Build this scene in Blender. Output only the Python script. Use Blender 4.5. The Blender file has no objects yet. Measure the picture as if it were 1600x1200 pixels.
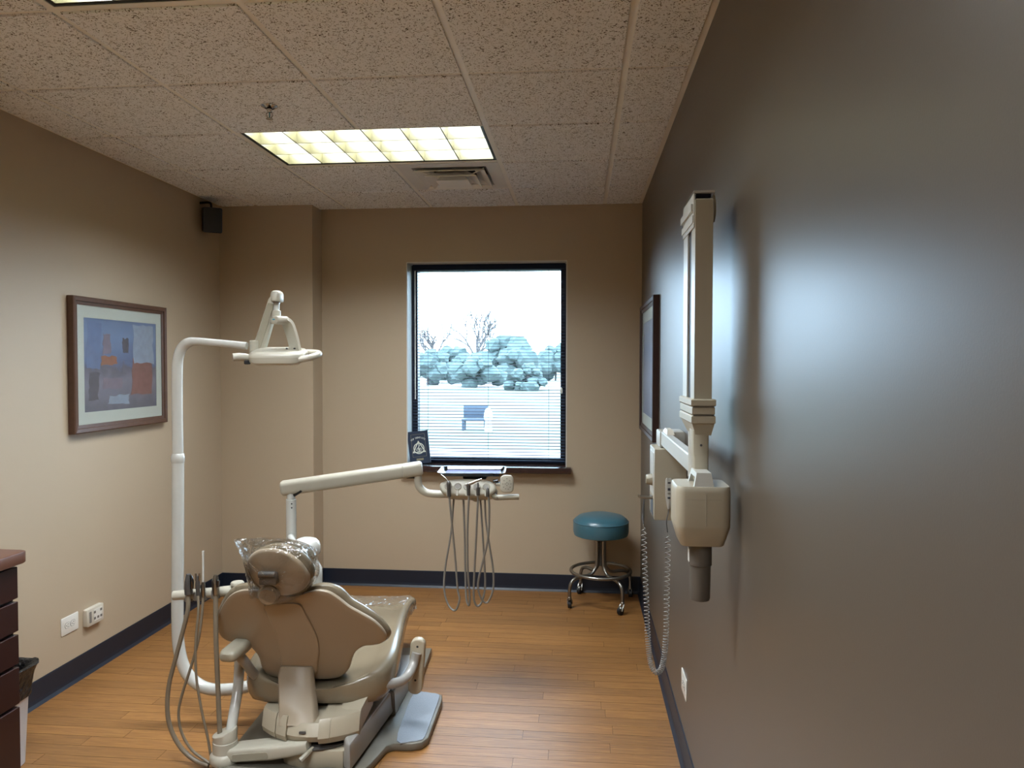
import bpy, bmesh, math, random
from mathutils import Vector, Matrix
random.seed(7)
S = bpy.context.scene
COL = S.collection
PI = math.pi
V = Vector

# ------------------------------------------------------------------ camera
F_PX, YAW, PITCH, ROLL = 1137.84, .0938, -.0263, .0011
CAM = V((0, 0, 1.6056))
_cy, _sy, _cp, _sp = math.cos(YAW), math.sin(YAW), math.cos(PITCH), math.sin(PITCH)
FW = V((-_sy*_cp, _cy*_cp, _sp)); _r = V((_cy, _sy, 0)); _u = _r.cross(FW)
RT = _r*math.cos(ROLL) + _u*math.sin(ROLL); UP = _u*math.cos(ROLL) - _r*math.sin(ROLL)
cam = bpy.data.cameras.new('camera'); cam.sensor_width = 36; cam.lens = F_PX/1600*36; cam.clip_start = .02; cam.clip_end = 500
co = bpy.data.objects.new('camera', cam); COL.objects.link(co)
co.matrix_world = Matrix(((RT.x, UP.x, -FW.x, CAM.x), (RT.y, UP.y, -FW.y, CAM.y), (RT.z, UP.z, -FW.z, CAM.z), (0, 0, 0, 1)))
S.camera = co

def at(px, py, Y):            # the point of the room at depth Y seen at a pixel of the photograph
    d = FW + RT*((px-800)/F_PX) - UP*((py-600)/F_PX)
    return CAM + d*(Y/d.y)

# ------------------------------------------------------------------ world, light, exposure
SKY = 6.8
LAMP = 23
w = bpy.data.worlds.new('overcast_sky'); S.world = w; w.use_nodes = True
bg = w.node_tree.nodes['Background']; bg.inputs[0].default_value = (.58, .765, 1, 1); bg.inputs[1].default_value = SKY
S.view_settings.view_transform = 'Standard'; S.view_settings.look = 'None'
S.view_settings.gamma = 1; S.view_settings.use_curve_mapping = False
S.view_settings.exposure = 1.15
S.cycles.use_denoising = True
S.cycles.caustics_reflective = False; S.cycles.caustics_refractive = False
S.cycles.sample_clamp_indirect = 6

# ------------------------------------------------------------------ room numbers
XL, XR, YB, YF, H = -2.545, .423, 5.141, -1.6, 2.727
T = .6096; KX, JY = -.4464, 2.7988         # ceiling grid
WX0, WX1, WZ0, WZ1, WY = -1.241, -.099, .885, 2.336, 5.40

# ------------------------------------------------------------------ materials
MATS = {}
def lin(c):
    return tuple((x/255/12.92 if x/255 <= .04045 else ((x/255+.055)/1.055)**2.4) for x in c)
def mat(name, rgb, rough=.5, metal=0, spec=.5, bump=None, mottle=None, coat=0, emit=None):
    m = bpy.data.materials.new(name); m.use_nodes = True
    nt = m.node_tree; b = nt.nodes['Principled BSDF']
    c = lin(rgb) + (1,)
    b.inputs['Base Color'].default_value = c; b.inputs['Roughness'].default_value = rough
    b.inputs['Metallic'].default_value = metal; b.inputs['Specular IOR Level'].default_value = spec
    b.inputs['Coat Weight'].default_value = coat; b.inputs['Coat Roughness'].default_value = .12
    geo = nt.nodes.new('ShaderNodeNewGeometry')
    n = nt.nodes.new('ShaderNodeTexNoise'); n.inputs['Scale'].default_value = (mottle or (9, .06))[0]; n.inputs['Detail'].default_value = 4
    nt.links.new(geo.outputs['Position'], n.inputs['Vector'])
    amt = (mottle or (9, .06))[1]
    mx = nt.nodes.new('ShaderNodeMix'); mx.data_type = 'RGBA'
    mx.inputs[6].default_value = tuple(x*(1-amt) for x in c[:3]) + (1,); mx.inputs[7].default_value = tuple(min(1, x*(1+amt)) for x in c[:3]) + (1,)
    nt.links.new(n.outputs[0], mx.inputs[0]); nt.links.new(mx.outputs[2], b.inputs['Base Color'])
    if bump:
        n2 = nt.nodes.new('ShaderNodeTexNoise'); n2.inputs['Scale'].default_value = bump[0]; n2.inputs['Detail'].default_value = 3
        nt.links.new(geo.outputs['Position'], n2.inputs['Vector'])
        bp = nt.nodes.new('ShaderNodeBump'); bp.inputs['Strength'].default_value = bump[1]; bp.inputs['Distance'].default_value = bump[2]
        nt.links.new(n2.outputs[0], bp.inputs['Height']); nt.links.new(bp.outputs[0], b.inputs['Normal'])
    MATS[name] = m
    return m
def emission(name, rgb, s):
    m = bpy.data.materials.new(name); m.use_nodes = True; nt = m.node_tree; nt.nodes.clear()
    e = nt.nodes.new('ShaderNodeEmission'); e.inputs[0].default_value = tuple(rgb) + (1,); e.inputs[1].default_value = s
    o = nt.nodes.new('ShaderNodeOutputMaterial'); nt.links.new(e.outputs[0], o.inputs[0]); MATS[name] = m; return m
def clear(name, tint, rough, gloss, bump=None, facing=.35):
    m = bpy.data.materials.new(name); m.use_nodes = True; nt = m.node_tree; nt.nodes.clear()
    t = nt.nodes.new('ShaderNodeBsdfTransparent'); t.inputs[0].default_value = tuple(tint) + (1,)
    g = nt.nodes.new('ShaderNodeBsdfGlossy'); g.inputs['Roughness'].default_value = rough; g.inputs[0].default_value = (1, 1, 1, 1)
    lw = nt.nodes.new('ShaderNodeLayerWeight'); lw.inputs[0].default_value = facing
    mu = nt.nodes.new('ShaderNodeMath'); mu.operation = 'MULTIPLY'; mu.inputs[1].default_value = gloss; nt.links.new(lw.outputs[0], mu.inputs[0])
    mx = nt.nodes.new('ShaderNodeMixShader'); o = nt.nodes.new('ShaderNodeOutputMaterial')
    nt.links.new(mu.outputs[0], mx.inputs[0]); nt.links.new(t.outputs[0], mx.inputs[1]); nt.links.new(g.outputs[0], mx.inputs[2]); nt.links.new(mx.outputs[0], o.inputs[0])
    if bump:
        geo = nt.nodes.new('ShaderNodeNewGeometry'); n2 = nt.nodes.new('ShaderNodeTexNoise'); n2.inputs['Scale'].default_value = bump[0]; n2.inputs['Distortion'].default_value = 1.5
        nt.links.new(geo.outputs['Position'], n2.inputs['Vector'])
        bp = nt.nodes.new('ShaderNodeBump'); bp.inputs['Strength'].default_value = bump[1]; bp.inputs['Distance'].default_value = bump[2]
        nt.links.new(n2.outputs[0], bp.inputs['Height']); nt.links.new(bp.outputs[0], g.inputs['Normal']); nt.links.new(bp.outputs[0], lw.inputs['Normal'])
    MATS[name] = m; return m

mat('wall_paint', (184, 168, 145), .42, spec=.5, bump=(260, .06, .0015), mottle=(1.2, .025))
mat('wall_paint_shaded', (87, 79, 70), .37, spec=.85, bump=(260, .06, .0015), mottle=(1.2, .03))  # same wall paint, the right wall's dimness darkened into its colour
mat('reveal_paint', (214, 214, 208), .5)
mat('rubber_base', (21, 30, 45), .45, mottle=(6, .1))
mat('grid_white', (236, 236, 234), .5)
mat('slab', (34, 24, 18), .8)
mat('plenum', (120, 118, 112), .9)
mat('white_metal', (226, 225, 216), .4)
mat('diffuser_metal', (222, 224, 226), .38)
mat('black_metal', (24, 26, 30), .5)
mat('blind_navy', (26, 36, 58), .7, spec=.15)
mat('frame_navy', (22, 30, 50), .4)
mat('sill_wood', (52, 34, 32), .22, mottle=(30, .25))
mat('ivory', (178, 174, 160), .34, coat=.2)
mat('ivory_dark', (152, 147, 131), .36)
mat('pole_white', (194, 195, 190), .2, coat=.4)
mat('xray_beige', (168, 161, 143), .38)
mat('xray_white', (186, 187, 181), .35)
mat('shell_beige', (158, 145, 126), .36, mottle=(5, .03))
mat('spine_beige', (162, 149, 130), .38)
mat('vinyl_taupe', (126, 115, 96), .26, coat=.35, bump=(60, .08, .003), mottle=(8, .05))
mat('base_beige', (166, 157, 138), .38)
mat('lift_grey', (150, 148, 144), .3, coat=.2)
mat('plate_grey', (112, 108, 98), .4)
mat('pad_vinyl', (132, 140, 150), .34, bump=(220, .35, .003), mottle=(240, .18))
mat('dark_grey', (70, 68, 66), .4)
mat('cone_grey', (92, 88, 82), .45)
mat('hose_grey', (128, 124, 118), .42)
mat('hose_taupe', (120, 110, 94), .45)
mat('chrome', (190, 190, 188), .16, metal=1)
mat('steel', (100, 103, 110), .14, metal=1)
mat('brushed', (150, 148, 142), .3, metal=1)
mat('tray_paper', (92, 96, 140), .6)
mat('black_rubber', (18, 18, 20), .5)
mat('stool_teal', (62, 106, 122), .34, coat=.2, bump=(90, .1, .002))
mat('picture_wood', (88, 62, 48), .4, mottle=(40, .25))
mat('picture_wood_dark', (52, 34, 32), .35, mottle=(40, .25))
mat('mat_board', (196, 204, 198), .7)
mat('outlet_white', (222, 221, 214), .35)
mat('outlet_dark', (60, 60, 60), .5)
mat('plate_cream', (206, 201, 188), .4)
mat('cherry_dark', (42, 15, 13), .35, mottle=(14, .2))
mat('counter_wood', (96, 62, 48), .4, mottle=(24, .2))
mat('cabinet_case', (140, 130, 120), .6)
mat('bin_white', (205, 205, 208), .4)
mat('bag_black', (12, 13, 17), .3, bump=(45, .8, .02))
mat('speaker_navy', (10, 26, 44), .5)
mat('plaque_navy', (44, 58, 80), .3)
mat('plaque_white', (222, 230, 222), .5)
mat('plaque_brass', (150, 146, 120), .4)
mat('cord_grey', (142, 140, 136), .45)
mat('cord_dark', (58, 56, 56), .5)
mat('label_dark', (60, 66, 76), .5)
mat('teal_print', (70, 150, 170), .5)
mat('lawn_green', (84, 87, 72), .9, mottle=(.4, .2))
mat('road_grey', (150, 146, 142), .9, mottle=(.6, .1))
mat('leaf_far', (78, 92, 90), .9, mottle=(1.5, .3))
mat('bark_far', (96, 90, 88), .9)
mat('box_far', (50, 60, 74), .6)
mat('light_far', (220, 220, 216), .7)
emission('lamp_panel', (.91, .965, 1.0), LAMP)
mat('louver_metal', (72, 68, 42), .35)
clear('glass', (.94, .98, .97), .02, .5, facing=.25)
clear('film', (.965, .96, .95), .06, .75, bump=(17, .9, .02), facing=.40)
clear('picture_glass', (.97, .98, .98), .06, .22, facing=.3)

def tile_material():
    m = mat('ceiling_tile', (196, 191, 180), .9); nt = m.node_tree; b = nt.nodes['Principled BSDF']
    geo = nt.nodes.new('ShaderNodeNewGeometry')
    n = nt.nodes.new('ShaderNodeTexNoise'); n.inputs['Scale'].default_value = 80; n.inputs['Detail'].default_value = 1.5; n.inputs['Distortion'].default_value = 2.2
    nt.links.new(geo.outputs['Position'], n.inputs['Vector'])
    r = nt.nodes.new('ShaderNodeValToRGB'); r.color_ramp.elements[0].position = .36; r.color_ramp.elements[1].position = .415
    a = lin((96, 92, 86)); c = lin((240, 244, 250))
    r.color_ramp.elements[0].color = a + (1,); r.color_ramp.elements[1].color = c + (1,)
    nt.links.new(n.outputs[0], r.inputs[0]); nt.links.new(r.outputs[0], b.inputs['Base Color'])
    bp = nt.nodes.new('ShaderNodeBump'); bp.inputs['Strength'].default_value = .5; bp.inputs['Distance'].default_value = .003
    nt.links.new(r.outputs[0], bp.inputs['Height']); nt.links.new(bp.outputs[0], b.inputs['Normal'])
tile_material()

def plank_material():
    m = bpy.data.materials.new('wood_plank'); m.use_nodes = True; nt = m.node_tree; b = nt.nodes['Principled BSDF']
    N = nt.nodes.new; L = nt.links.new
    geo = N('ShaderNodeNewGeometry'); oi = N('ShaderNodeObjectInfo')
    sc = N('ShaderNodeVectorMath'); sc.operation = 'MULTIPLY'; sc.inputs[1].default_value = (3.4, 78, 1); L(geo.outputs['Position'], sc.inputs[0])
    ml = N('ShaderNodeMath'); ml.operation = 'MULTIPLY'; ml.inputs[1].default_value = 57; L(oi.outputs['Random'], ml.inputs[0])
    ad = N('ShaderNodeVectorMath'); ad.operation = 'ADD'; L(sc.outputs[0], ad.inputs[0]); L(ml.outputs[0], ad.inputs[1])
    n = N('ShaderNodeTexNoise'); n.inputs['Scale'].default_value = 1.6; n.inputs['Detail'].default_value = 6; n.inputs['Roughness'].default_value = .62; n.inputs['Distortion'].default_value = 1.2; L(ad.outputs[0], n.inputs['Vector'])
    r = N('ShaderNodeValToRGB'); e = r.color_ramp.elements
    e[0].position = .16; e[0].color = lin((88, 58, 34)) + (1,); e[1].position = .68; e[1].color = lin((163, 120, 69)) + (1,)
    k = e.new(.42); k.color = lin((131, 89, 46)) + (1,); k = e.new(.55); k.color = lin((147, 103, 55)) + (1,)
    L(n.outputs[0], r.inputs[0])
    hs = N('ShaderNodeHueSaturation')
    mr = N('ShaderNodeMapRange'); mr.inputs[3].default_value = .84; mr.inputs[4].default_value = 1.1; L(oi.outputs['Random'], mr.inputs[0])
    L(mr.outputs[0], hs.inputs['Value']); L(r.outputs[0], hs.inputs['Color']); L(hs.outputs[0], b.inputs['Base Color'])
    b.inputs['Roughness'].default_value = .40; b.inputs['Specular IOR Level'].default_value = .85
    bp = N('ShaderNodeBump'); bp.inputs['Strength'].default_value = .08; bp.inputs['Distance'].default_value = .002; L(n.outputs[0], bp.inputs['Height']); L(bp.outputs[0], b.inputs['Normal'])
    MATS['wood_plank'] = m
plank_material()

def print_material(name, stops, scale):
    # soft painted print: colours blended over the height of the sheet with brushy noise
    m = bpy.data.materials.new(name); m.use_nodes = True; nt = m.node_tree; b = nt.nodes['Principled BSDF']; N = nt.nodes.new; L = nt.links.new
    tc = N('ShaderNodeTexCoord'); sp = N('ShaderNodeSeparateXYZ'); L(tc.outputs['Generated'], sp.inputs[0])
    n = N('ShaderNodeTexNoise'); n.inputs['Scale'].default_value = scale; n.inputs['Detail'].default_value = 5; n.inputs['Distortion'].default_value = .8; L(tc.outputs['Generated'], n.inputs['Vector'])
    ma = N('ShaderNodeMath'); ma.operation = 'MULTIPLY_ADD'; ma.inputs[1].default_value = .34; L(n.outputs[0], ma.inputs[0])
    sb = N('ShaderNodeMath'); sb.operation = 'SUBTRACT'; sb.inputs[1].default_value = .17; L(sp.outputs['Z'], sb.inputs[0]); L(sb.outputs[0], ma.inputs[2])
    r = N('ShaderNodeValToRGB'); e = r.color_ramp.elements
    e[0].position = stops[0][0]; e[0].color = lin(stops[0][1]) + (1,); e[1].position = stops[-1][0]; e[1].color = lin(stops[-1][1]) + (1,)
    for p, c in stops[1:-1]:
        q = e.new(p); q.color = lin(c) + (1,)
    L(ma.outputs[0], r.inputs[0]); L(r.outputs[0], b.inputs['Base Color']); b.inputs['Roughness'].default_value = .6
    MATS[name] = m
print_material('print_blue', [(.0, (84, 90, 112)), (.3, (118, 122, 146)), (.46, (84, 88, 112)), (.52, (78, 104, 150)), (.8, (104, 134, 178)), (1, (96, 124, 168))], 6)
print_material('print_pale', [(.0, (110, 124, 150)), (.4, (150, 162, 186)), (.7, (126, 142, 170)), (1, (160, 172, 190))], 5)

# ------------------------------------------------------------------ mesh helpers
def BM(): return bmesh.new()
ORG = {}
def obj(name, bm, m, parent=None, kind=None, smooth=True, local=False, org=None, angle=40):
    me = bpy.data.meshes.new(name)
    bmesh.ops.recalc_face_normals(bm, faces=bm.faces[:])
    bm.to_mesh(me); bm.free()
    me.materials.append(MATS[m])
    if smooth:
        me.shade_smooth(); me.set_sharp_from_angle(angle=math.radians(angle))
    o = bpy.data.objects.new(name, me); COL.objects.link(o)
    base = V((0, 0, 0))
    if parent is not None:
        o.parent = parent; base = ORG.get(parent.name, V((0, 0, 0)))
    if not local:
        if parent is None:
            base = V(org) if org is not None else V((0, 0, 0))
            o.location = base
        if base.length: me.transform(Matrix.Translation(-base))
    ORG[o.name] = V((0, 0, 0)) if local else base
    if kind: o['kind'] = kind
    return o
def thing(name, label, cat, loc, rotz=0, group=None, mesh=None):
    o = bpy.data.objects.new(name, None); COL.objects.link(o); o.empty_display_size = .05
    o.location = loc; o.rotation_euler = (0, 0, rotz); ORG[o.name] = V(loc)
    o['label'] = label; o['category'] = cat
    if group: o['group'] = group
    return o
def tag(o, label, cat, group=None):
    o['label'] = label; o['category'] = cat
    if group: o['group'] = group
    return o
def quadring(bm, a, b):
    n = len(a)
    for i in range(n):
        try: bm.faces.new((a[i], a[(i+1) % n], b[(i+1) % n], b[i]))
        except ValueError: pass
def loft(bm, rings, cap0=True, cap1=True, closed=True, M=None):
    vs = [[bm.verts.new((M @ V(p)) if M else V(p)) for p in r] for r in rings]
    for a, b in zip(vs, vs[1:]):
        if closed: quadring(bm, a, b)
        else:
            for i in range(len(a)-1): bm.faces.new((a[i], a[i+1], b[i+1], b[i]))
    if cap0: bm.faces.new(vs[0][::-1])
    if cap1: bm.faces.new(vs[-1])
    return vs
def offset(outl, d):
    n = len(outl); area = sum(outl[i][0]*outl[(i+1) % n][1]-outl[(i+1) % n][0]*outl[i][1] for i in range(n))
    sg = 1 if area > 0 else -1; out = []
    for i in range(n):
        p, a, b = V(outl[i]), V(outl[i-1]), V(outl[(i+1) % n])
        e1 = (p-a); e2 = (b-p)
        if e1.length < 1e-9 or e2.length < 1e-9: out.append(tuple(p)); continue
        e1.normalize(); e2.normalize(); n1 = V((-e1.y, e1.x)); n2 = V((-e2.y, e2.x)); nn = n1+n2
        if nn.length < 1e-6: nn = n1
        nn.normalize(); k = max(.5, nn.dot(n1))
        out.append(tuple(p+nn*(sg*d/k)))
    return out
def prism(bm, outl, z0, z1, b=0, M=None, seg=2, taper=0):
    # outline in xy, extruded along z, edges rounded by b
    rings = []
    if b > 0:
        for i in range(seg+1):
            t = i/seg*PI/2; rings.append((b*(1-math.sin(t)), z0+b*(1-math.cos(t))))
        for i in range(seg+1):
            t = i/seg*PI/2; rings.append((taper+b*(1-math.cos(t)), z1-b*(1-math.sin(t))))
    else: rings = [(0, z0), (taper, z1)]
    loft(bm, [[(x, y, z) for x, y in (offset(outl, d) if d else outl)] for d, z in rings], M=M)
def rect(w, h, cx=0, cy=0): return [(cx-w/2, cy-h/2), (cx+w/2, cy-h/2), (cx+w/2, cy+h/2), (cx-w/2, cy+h/2)]
def rrect(w, h, r, n=5, cx=0, cy=0):
    o = []
    for sx, sy, a in ((1, 1, 0), (-1, 1, 90), (-1, -1, 180), (1, -1, 270)):
        for i in range(n+1):
            t = math.radians(a+90*i/n); o.append((cx+sx*(w/2-r)+r*math.cos(t), cy+sy*(h/2-r)+r*math.sin(t)))
    return o
def circ(r, n=24, cx=0, cy=0): return [(cx+r*math.cos(2*PI*i/n), cy+r*math.sin(2*PI*i/n)) for i in range(n)]
def box(bm, lo, hi, b=0, M=None):
    prism(bm, [(lo[0], lo[1]), (hi[0], lo[1]), (hi[0], hi[1]), (lo[0], hi[1])], lo[2], hi[2], b, M, seg=1 if b < .004 else 2)
def cat(pts, n=6, closed=False):
    P = [V(p) for p in pts]; out = []; m = len(P)
    rng = range(m) if closed else range(m-1)
    for i in rng:
        p1, p2 = P[i], P[(i+1) % m]
        p0 = P[i-1] if (closed or i > 0) else p1*2-p2
        p3 = P[(i+2) % m] if (closed or i+2 < m) else p2*2-p1
        for k in range(n):
            t = k/n
            out.append(.5*((2*p1)+(p2-p0)*t+(2*p0-5*p1+4*p2-p3)*t*t+(3*p1-p0-3*p2+p3)*t**3))
    if not closed: out.append(P[-1])
    return out
def sm2(pts, n=4):
    return [(p.x, p.y) for p in cat([V((a, b, 0)) for a, b in pts], n, True)]
def frames(P, closed=False):
    m = len(P); ts = []
    for i in range(m):
        a = P[i-1] if (i > 0 or closed) else P[i]; b = P[(i+1) % m] if (i < m-1 or closed) else P[i]
        t = (b-a); ts.append(t.normalized() if t.length > 1e-9 else V((0, 0, 1)))
    u = ts[0].orthogonal().normalized(); fr = []
    for i in range(m):
        u = u - ts[i]*u.dot(ts[i]); u = u.normalized() if u.length > 1e-6 else ts[i].orthogonal().normalized()
        fr.append((ts[i], u, ts[i].cross(u)))
    return fr
def tube(bm, pts, r, seg=10, n=6, smooth=True, closed=False, M=None, r2=None):
    P = cat(pts, n, closed) if smooth else [V(p) for p in pts]
    if M: P = [M @ p for p in P]
    m = len(P); fr = frames(P, closed); rings = []
    for i, (p, (t, u, v)) in enumerate(zip(P, fr)):
        if isinstance(r, (list, tuple)):
            f = i/(m-1)*(len(r)-1); k = min(int(f), len(r)-2); rr = r[k]+(r[k+1]-r[k])*(f-k)
        else: rr = r
        rings.append([p+(u*math.cos(2*PI*k/seg)+v*math.sin(2*PI*k/seg))*rr for k in range(seg)])
    if closed: 
        vs = loft(bm, rings, False, False); quadring(bm, vs[-1], vs[0])
    else: loft(bm, rings)
def lathe(bm, prof, c=(0, 0, 0), seg=28, M=None):
    c = V(c)
    loft(bm, [[c+V((r*math.cos(2*PI*k/seg), r*math.sin(2*PI*k/seg), z)) for k in range(seg)] for r, z in prof], M=M)
def axis(a, b, up=(0, 0, 1)):       # frame with x along a->b, z near up, origin a
    a, b = V(a), V(b); x = (b-a).normalized(); y = V(up).cross(x).normalized(); z = x.cross(y)
    return Matrix(((x.x, y.x, z.x, a.x), (x.y, y.y, z.y, a.y), (x.z, y.z, z.z, a.z), (0, 0, 0, 1)))
def zaxis(a, b):                     # frame with z along a->b
    a, b = V(a), V(b); z = (b-a).normalized(); x = z.orthogonal().normalized(); y = z.cross(x)
    return Matrix(((x.x, y.x, z.x, a.x), (x.y, y.y, z.y, a.y), (x.z, y.z, z.z, a.z), (0, 0, 0, 1)))
def cyl(bm, a, b, r, seg=20, bev=.002, r1=None):
    L = (V(b)-V(a)).length; M = zaxis(a, b); r1 = r if r1 is None else r1
    lathe(bm, [(r-bev, 0), (r, bev), (r1, L-bev), (r1-bev, L)], seg=seg, M=M)
def XZ(y=0):                         # outline xy -> world x,z ; extrusion z -> world -y ... (+z -> +y)
    return Matrix(((1, 0, 0, 0), (0, 0, 1, y), (0, 1, 0, 0), (0, 0, 0, 1)))
def YZ(x=0):                         # outline xy -> world y,z ; extrusion -> +x
    return Matrix(((0, 0, 1, x), (1, 0, 0, 0), (0, 1, 0, 0), (0, 0, 0, 1)))
def surf(bm, outl, Y, d0, d1, b=.006, seg=2, dome=0, facs=(.93, .8, .62, .4, .18)):
    # solid plate following the surface y=Y(x,z) between offsets d0 and d1
    n = len(outl); cx = sum(p[0] for p in outl)/n; cz = sum(p[1] for p in outl)/n
    def ring(o, d): return [(x, Y(x, z)+d, z) for x, z in o]
    rs = []
    for f in facs[::-1]:
        o = [(cx+(x-cx)*f, cz+(z-cz)*f) for x, z in offset(outl, b)]; rs.append(ring(o, d0-dome*(1-f*f)))
    for i in range(seg+1):
        t = i/seg*PI/2; rs.append(ring(offset(outl, b*(1-math.sin(t))), d0+b*(1-math.cos(t))))
    for i in range(seg+1):
        t = i/seg*PI/2; rs.append(ring(offset(outl, b*(1-math.cos(t))), d1-b*(1-math.sin(t))))
    for f in facs:
        o = [(cx+(x-cx)*f, cz+(z-cz)*f) for x, z in offset(outl, b)]; rs.append(ring(o, d1+dome*(1-f*f)))
    loft(bm, rs)

# ------------------------------------------------------------------ the room
def wallbox(name, lo, hi, m, parent=None):
    b = BM(); box(b, lo, hi); return obj(name, b, m, parent, 'structure' if parent is None else None, smooth=False)
floor = wallbox('floor', (XL-.1, YF-.1, -.12), (XR+.1, YB+.3, -.006), 'slab')
PW, PL, GAP = .0762, .914, .0026
def plank_mesh(w_, l_):
    b = BM(); prism(b, rect(l_-.0012, w_-.0012), -.006, 0, 0); bmesh.ops.inset_region(b, faces=[f for f in b.faces if f.normal.z > .9 or all(abs(v.co.z) < 1e-6 for v in f.verts)], thickness=.0027, depth=0); return b
mat('joint_brown', (48, 32, 20), .55)
def edge_slot(me):                 # the pressed, darker edges of each plank
    me.materials.append(MATS['joint_brown']); big = max(p.area for p in me.polygons if p.normal.z > .5)
    for p in me.polygons:
        if not (p.normal.z > .5 and p.area > big*.9): p.material_index = 1
row = 0; y = 2.54; cache = {}
while y < YB-.01:
    wd = min(PW, YB-y); x = XL - random.uniform(.02, .85)
    while x < XR:
        x0, x1 = max(x, XL), min(x+PL, XR); x += PL
        if x1-x0 < .02: continue
        key = (round(wd, 3), round(x1-x0, 3))
        if key in cache:
            o = bpy.data.objects.new('plank', cache[key]); COL.objects.link(o); o.parent = floor
        else:
            o = obj('plank', plank_mesh(wd, x1-x0), 'wood_plank', floor, local=True, smooth=False); cache[key] = o.data; edge_slot(o.data)
        o.location = ((x0+x1)/2, y+wd/2, 0)
    y += PW; row += 1
b = BM(); y = 2.54-PW
while y > YF-PW:
    x = XL - random.uniform(.02, .85)
    while x < XR:
        x0, x1 = max(x, XL), min(x+PL, XR); x += PL
        if x1-x0 < .02: continue
        prism(b, rect(x1-x0-GAP, PW-GAP, (x0+x1)/2, y+PW/2), -.006, 0, .0012, seg=1)
    y -= PW
obj('planking', b, 'wood_plank', floor, 'stuff', smooth=False)

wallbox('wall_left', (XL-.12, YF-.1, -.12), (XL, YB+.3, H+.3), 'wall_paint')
wallbox('wall_right', (XR, YF-.1, -.12), (XR+.12, YB+.3, H+.3), 'wall_paint_shaded')
wallbox('wall_front', (XL-.12, YF-.12, -.12), (XR+.12, YF, H+.3), 'wall_paint')
b = BM()
box(b, (XL-.12, YB, -.12), (WX0, WY+.02, H+.3)); box(b, (WX1, YB, -.12), (XR+.12, WY+.02, H+.3))
box(b, (WX0, YB, -.12), (WX1, WY+.02, WZ0-.045)); box(b, (WX0, YB, WZ1), (WX1, WY+.02, H+.3))
obj('wall_back', b, 'wall_paint', None, 'structure', smooth=False)
PX, PY = -1.868, 4.955
wallbox('wall_pilaster', (XL, PY, 0), (PX, YB+.01, H+.05), 'wall_paint')
b = BM()                         # pale plaster of the window reveal
box(b, (WX0-.004, YB-.002, WZ0), (WX0+.003, 5.30, WZ1)); box(b, (WX1-.003, YB-.002, WZ0), (WX1+.004, 5.30, WZ1)); box(b, (WX0, YB-.002, WZ1-.003), (WX1, 5.30, WZ1+.004))
obj('trim_1', b, 'reveal_paint', None, 'structure', smooth=False)
# rubber cove base
def cove(name, pts, side):
    # pts along the wall at floor level; side = unit vectors into the room per point
    prof = [(0, .119), (.004, .119), (.0055, .113), (.0055, .03), (.008, .014), (.016, .004), (.02, 0), (0, 0)]
    b = BM(); loft(b, [[V(p)+V(s)*d+V((0, 0, z)) for d, z in prof] for p, s in zip(pts, side)])
    obj(name, b, 'rubber_base', None, 'structure', smooth=False)
cove('baseboard_left', [(XL, 2.52, 0), (XL, PY, 0)], [(1, 0, 0), (1, -1, 0)])
cove('baseboard_back', [(XL, PY, 0), (PX, PY, 0), (PX, YB, 0), (XR, YB, 0)], [(1, -1, 0), (1, -1, 0), (1, -1, 0), (-1, -1, 0)])
cove('baseboard_right', [(XR, YB, 0), (XR, YF, 0)], [(-1, -1, 0), (-1, 0, 0)])

# ------------------------------------------------------------------ ceiling
ceil = wallbox('ceiling', (XL-.1, YF-.1, H+.24), (XR+.1, YB+.3, H+.34), 'plenum')
xs = [XL] + [KX+k*T for k in range(-3, 2)] + [XR]
ys = [YF] + [JY+j*T for j in range(-7, 4) if JY+j*T > YF+.05] + [YB]
LIGHTS = [(1, 3, j) for j in ()]
skip = set()
def cell_of(k, j): return (round(KX+k*T, 3), round(JY+j*T, 3))
for jj in (1, -2, -5):
    for kk in (-2, -1): skip.add(cell_of(kk, jj))
skip.add(cell_of(-1, 2))
tcache = {}
for i in range(len(xs)-1):
    for j in range(len(ys)-1):
        x0, x1, y0, y1 = xs[i], xs[i+1], ys[j], ys[j+1]
        if (round(x0, 3), round(y0, 3)) in skip: continue
        if i == 0: x0 += .012
        if i == len(xs)-2: x1 -= .012
        if j == 0: y0 += .012
        if j == len(ys)-2: y1 -= .012
        w_, l_ = x1-x0-.027, y1-y0-.027
        key = (round(w_, 3), round(l_, 3))
        if key in tcache:
            o = bpy.data.objects.new('ceiling_tile', tcache[key]); COL.objects.link(o); o.parent = ceil
        else:
            b = BM(); prism(b, rect(w_, l_), -.0075, .012, .0010, seg=1); o = obj('ceiling_tile', b, 'ceiling_tile', ceil, local=True, smooth=False); tcache[key] = o.data
        o.location = ((x0+x1)/2, (y0+y1)/2, H)
for x in xs[1:-1]:
    segs = [(YF, YB)]
    if abs(x-(KX-T)) < .01:
        segs = []; a = YF
        for jj in (-5, -2, 1): segs.append((a, JY+jj*T+.011)); a = JY+(jj+1)*T-.011
        segs.append((a, YB))
    for a, c in segs:
        b = BM(); box(b, (x-.0145, a, H), (x+.0145, c, H+.003)); box(b, (x-.001, a, H+.003), (x+.001, c, H+.035)); obj('main_runner', b, 'grid_white', ceil, smooth=False)
for yy in ys[1:-1]:
    for i in range(len(xs)-1):
        xm = (xs[i]+xs[i+1])/2
        if any(abs(yy-(JY+(jj)*T)) < .01 and -1e-3+KX-2*T < xm < KX for jj in ()): continue
        b = BM(); box(b, (xs[i]+.013, yy-.0145, H+.0004), (xs[i+1]-.013, yy+.0145, H+.003)); obj('cross_tee', b, 'grid_white', ceil, smooth=False)
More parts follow.
